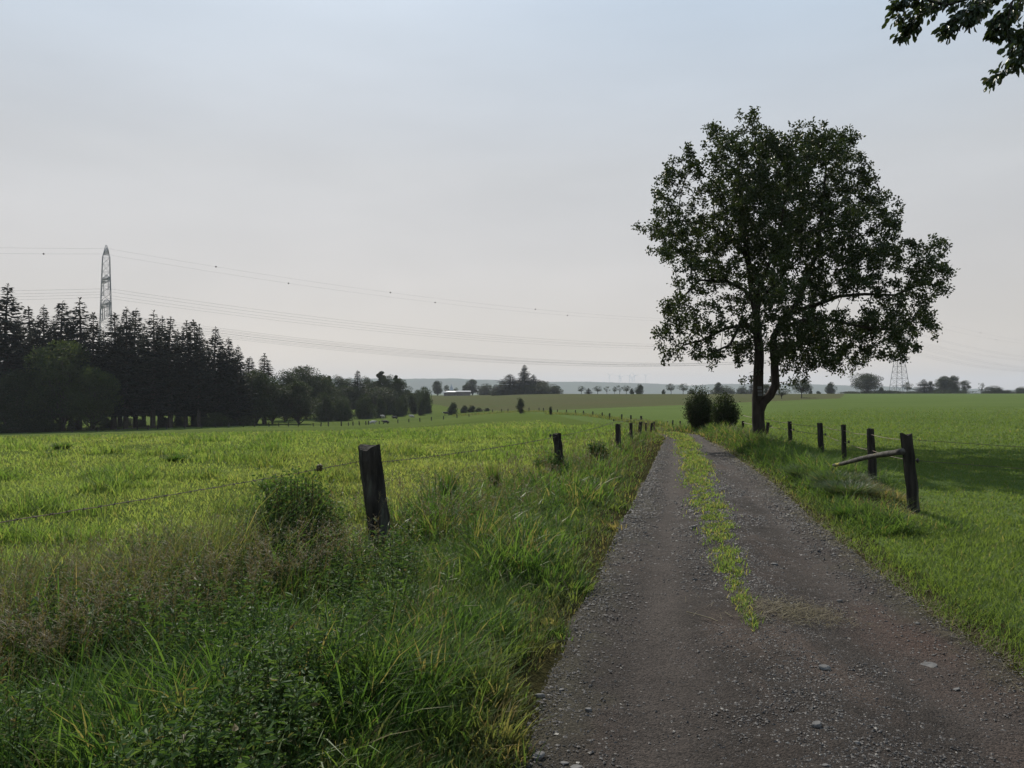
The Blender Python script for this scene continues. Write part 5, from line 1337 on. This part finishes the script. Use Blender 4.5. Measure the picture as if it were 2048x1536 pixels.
def church():
    d = 640; x, y, z = at(903, d); zt = ztop(768, d) - z
    root = thing('church_tower', 'tiny dark pointed church spire above the farm roofs', 'church', (x, y, z))
    put('tower', box_mesh('church_shaft', 3.4, 3.4, zt * .45 + 4), M['barnwall'], root, (0, 0, zt * .225 - 2))
    h = zt * .55; b = 1.9; V = [(-b,-b,0),(b,-b,0),(b,b,0),(-b,b,0),(0,0,h)]
    put('spire', mesh_np('church_spire', V, [np.array([(0,1,4),(1,2,4),(2,3,4),(3,0,4)]), np.array([(3,2,1,0)])]), M['roofgrey'], root, (0, 0, zt * .45 + .003))
church()
# ------------------------------------------------------------------ air, light, camera
SUN_EL, SUN_AZ = 43.0, -13.0          # degrees; azimuth from the view axis, negative is left
HAZE = 1.4e-4
def build_haze():
    b = 9700.; z0, z1 = -75., 190.
    V = [(-b,-b,z0),(b,-b,z0),(b,b,z0),(-b,b,z0),(-b,-b,z1),(b,-b,z1),(b,b,z1),(-b,b,z1)]
    me = mesh_np('haze', V, [[(0,3,2,1),(4,5,6,7),(0,1,5,4),(1,2,6,5),(2,3,7,6),(3,0,4,7)]])
    m, nt, out = new_mat('haze_air'); m.node_tree.nodes
    p = nd(nt, 'ShaderNodeVolumePrincipled'); p.inputs['Color'].default_value = (.75, .80, .87, 1); p.inputs['Density'].default_value = HAZE; p.inputs['Anisotropy'].default_value = .1
    nt.links.new(p.outputs[0], out.inputs['Volume'])
    put('haze', me, m, kind='stuff', label='pale summer haze lying over the land', cat='haze')
if HAZE: build_haze()

w = bpy.data.worlds.new('World'); SC.world = w; w.use_nodes = True
nt = w.node_tree; nt.nodes.clear()
sky = nt.nodes.new('ShaderNodeTexSky'); sky.sky_type = 'NISHITA'; sky.sun_disc = False
sky.sun_elevation = math.radians(SUN_EL); sky.sun_rotation = math.radians(SUN_AZ)
sky.air_density = 1.0; sky.dust_density = 1.5; sky.ozone_density = 1.0; sky.altitude = 300
bg = nt.nodes.new('ShaderNodeBackground'); bg.inputs[1].default_value = .15
wo = nt.nodes.new('ShaderNodeOutputWorld')
hs = nt.nodes.new('ShaderNodeHueSaturation'); hs.inputs['Saturation'].default_value = 1.0
gm = nt.nodes.new('ShaderNodeGamma'); gm.inputs[1].default_value = .66
nt.links.new(sky.outputs[0], hs.inputs['Color']); nt.links.new(hs.outputs[0], gm.inputs[0]); # summer haze veiling the sky: pale blue overhead, warm grey low down
tc = nt.nodes.new('ShaderNodeTexCoord'); sx = nt.nodes.new('ShaderNodeSeparateXYZ'); nt.links.new(tc.outputs['Generated'], sx.inputs[0])
cr = nt.nodes.new('ShaderNodeValToRGB'); nt.links.new(sx.outputs[2], cr.inputs[0])
cr.color_ramp.elements[0].position = 0.; cr.color_ramp.elements[0].color = (.70, .60, .52, 1)
cr.color_ramp.elements[1].position = .62; cr.color_ramp.elements[1].color = (.50, .70, .95, 1)
for p_, c_ in ((.12, (.65, .59, .54, 1)), (.28, (.61, .61, .60, 1)), (.44, (.57, .675, .78, 1))):
    e_ = cr.color_ramp.elements.new(p_); e_.color = c_
ve = nt.nodes.new('ShaderNodeVectorMath'); ve.operation = 'SCALE'; ve.inputs[3].default_value = 1.0 / .15; nt.links.new(cr.outputs[0], ve.inputs[0])
# thin high cloud, barely visible
mp = nt.nodes.new('ShaderNodeMapping'); mp.inputs['Scale'].default_value = (1.2, 1.2, 5.); nt.links.new(tc.outputs['Generated'], mp.inputs[0])
cn = nt.nodes.new('ShaderNodeTexNoise'); cn.inputs['Scale'].default_value = 2.2; cn.inputs['Detail'].default_value = 5; nt.links.new(mp.outputs[0], cn.inputs['Vector'])
cm = nt.nodes.new('ShaderNodeMapRange'); cm.inputs[1].default_value = .3; cm.inputs[2].default_value = .75; cm.inputs[3].default_value = .93; cm.inputs[4].default_value = 1.08; nt.links.new(cn.outputs[0], cm.inputs[0])
vc = nt.nodes.new('ShaderNodeVectorMath'); vc.operation = 'SCALE'; nt.links.new(ve.outputs[0], vc.inputs[0]); nt.links.new(cm.outputs[0], vc.inputs[3])
sm = nt.nodes.new('ShaderNodeMix'); sm.data_type = 'RGBA'; sm.inputs[0].default_value = .68
nt.links.new(gm.outputs[0], sm.inputs[6]); nt.links.new(vc.outputs[0], sm.inputs[7]); nt.links.new(sm.outputs[2], bg.inputs[0]); nt.links.new(bg.outputs[0], wo.inputs[0])

sd = bpy.data.lights.new('sun', 'SUN'); sd.energy = 5.0; sd.angle = math.radians(.55); sd.color = (1., .93, .82)
so = bpy.data.objects.new('sun', sd); COL.objects.link(so)
e, a = math.radians(SUN_EL), math.radians(SUN_AZ)
so.rotation_euler = Vector((math.sin(a) * math.cos(e), math.cos(a) * math.cos(e), math.sin(e))).to_track_quat('Z', 'Y').to_euler()

cd = bpy.data.cameras.new('camera'); cam = bpy.data.objects.new('camera', cd); COL.objects.link(cam)
cd.sensor_width = 36.; cd.lens = 36. * FOC / 2048.; cd.clip_start = .05; cd.clip_end = 30000
cam.location = (0, 0, EYE); cam.rotation_euler = (math.radians(90) + math.atan((EYE_ROW - 768) / FOC), 0, 0)
SC.camera = cam
vs = SC.view_settings; vs.view_transform = 'Standard'; vs.look = 'None'; vs.exposure = .12; vs.gamma = 1.; vs.use_curve_mapping = False
cy = SC.cycles
cy.max_bounces = 6; cy.diffuse_bounces = 3; cy.glossy_bounces = 2; cy.transmission_bounces = 3; cy.volume_bounces = 0; cy.transparent_max_bounces = 6
cy.use_denoising = True
print('meshes', len(bpy.data.objects))
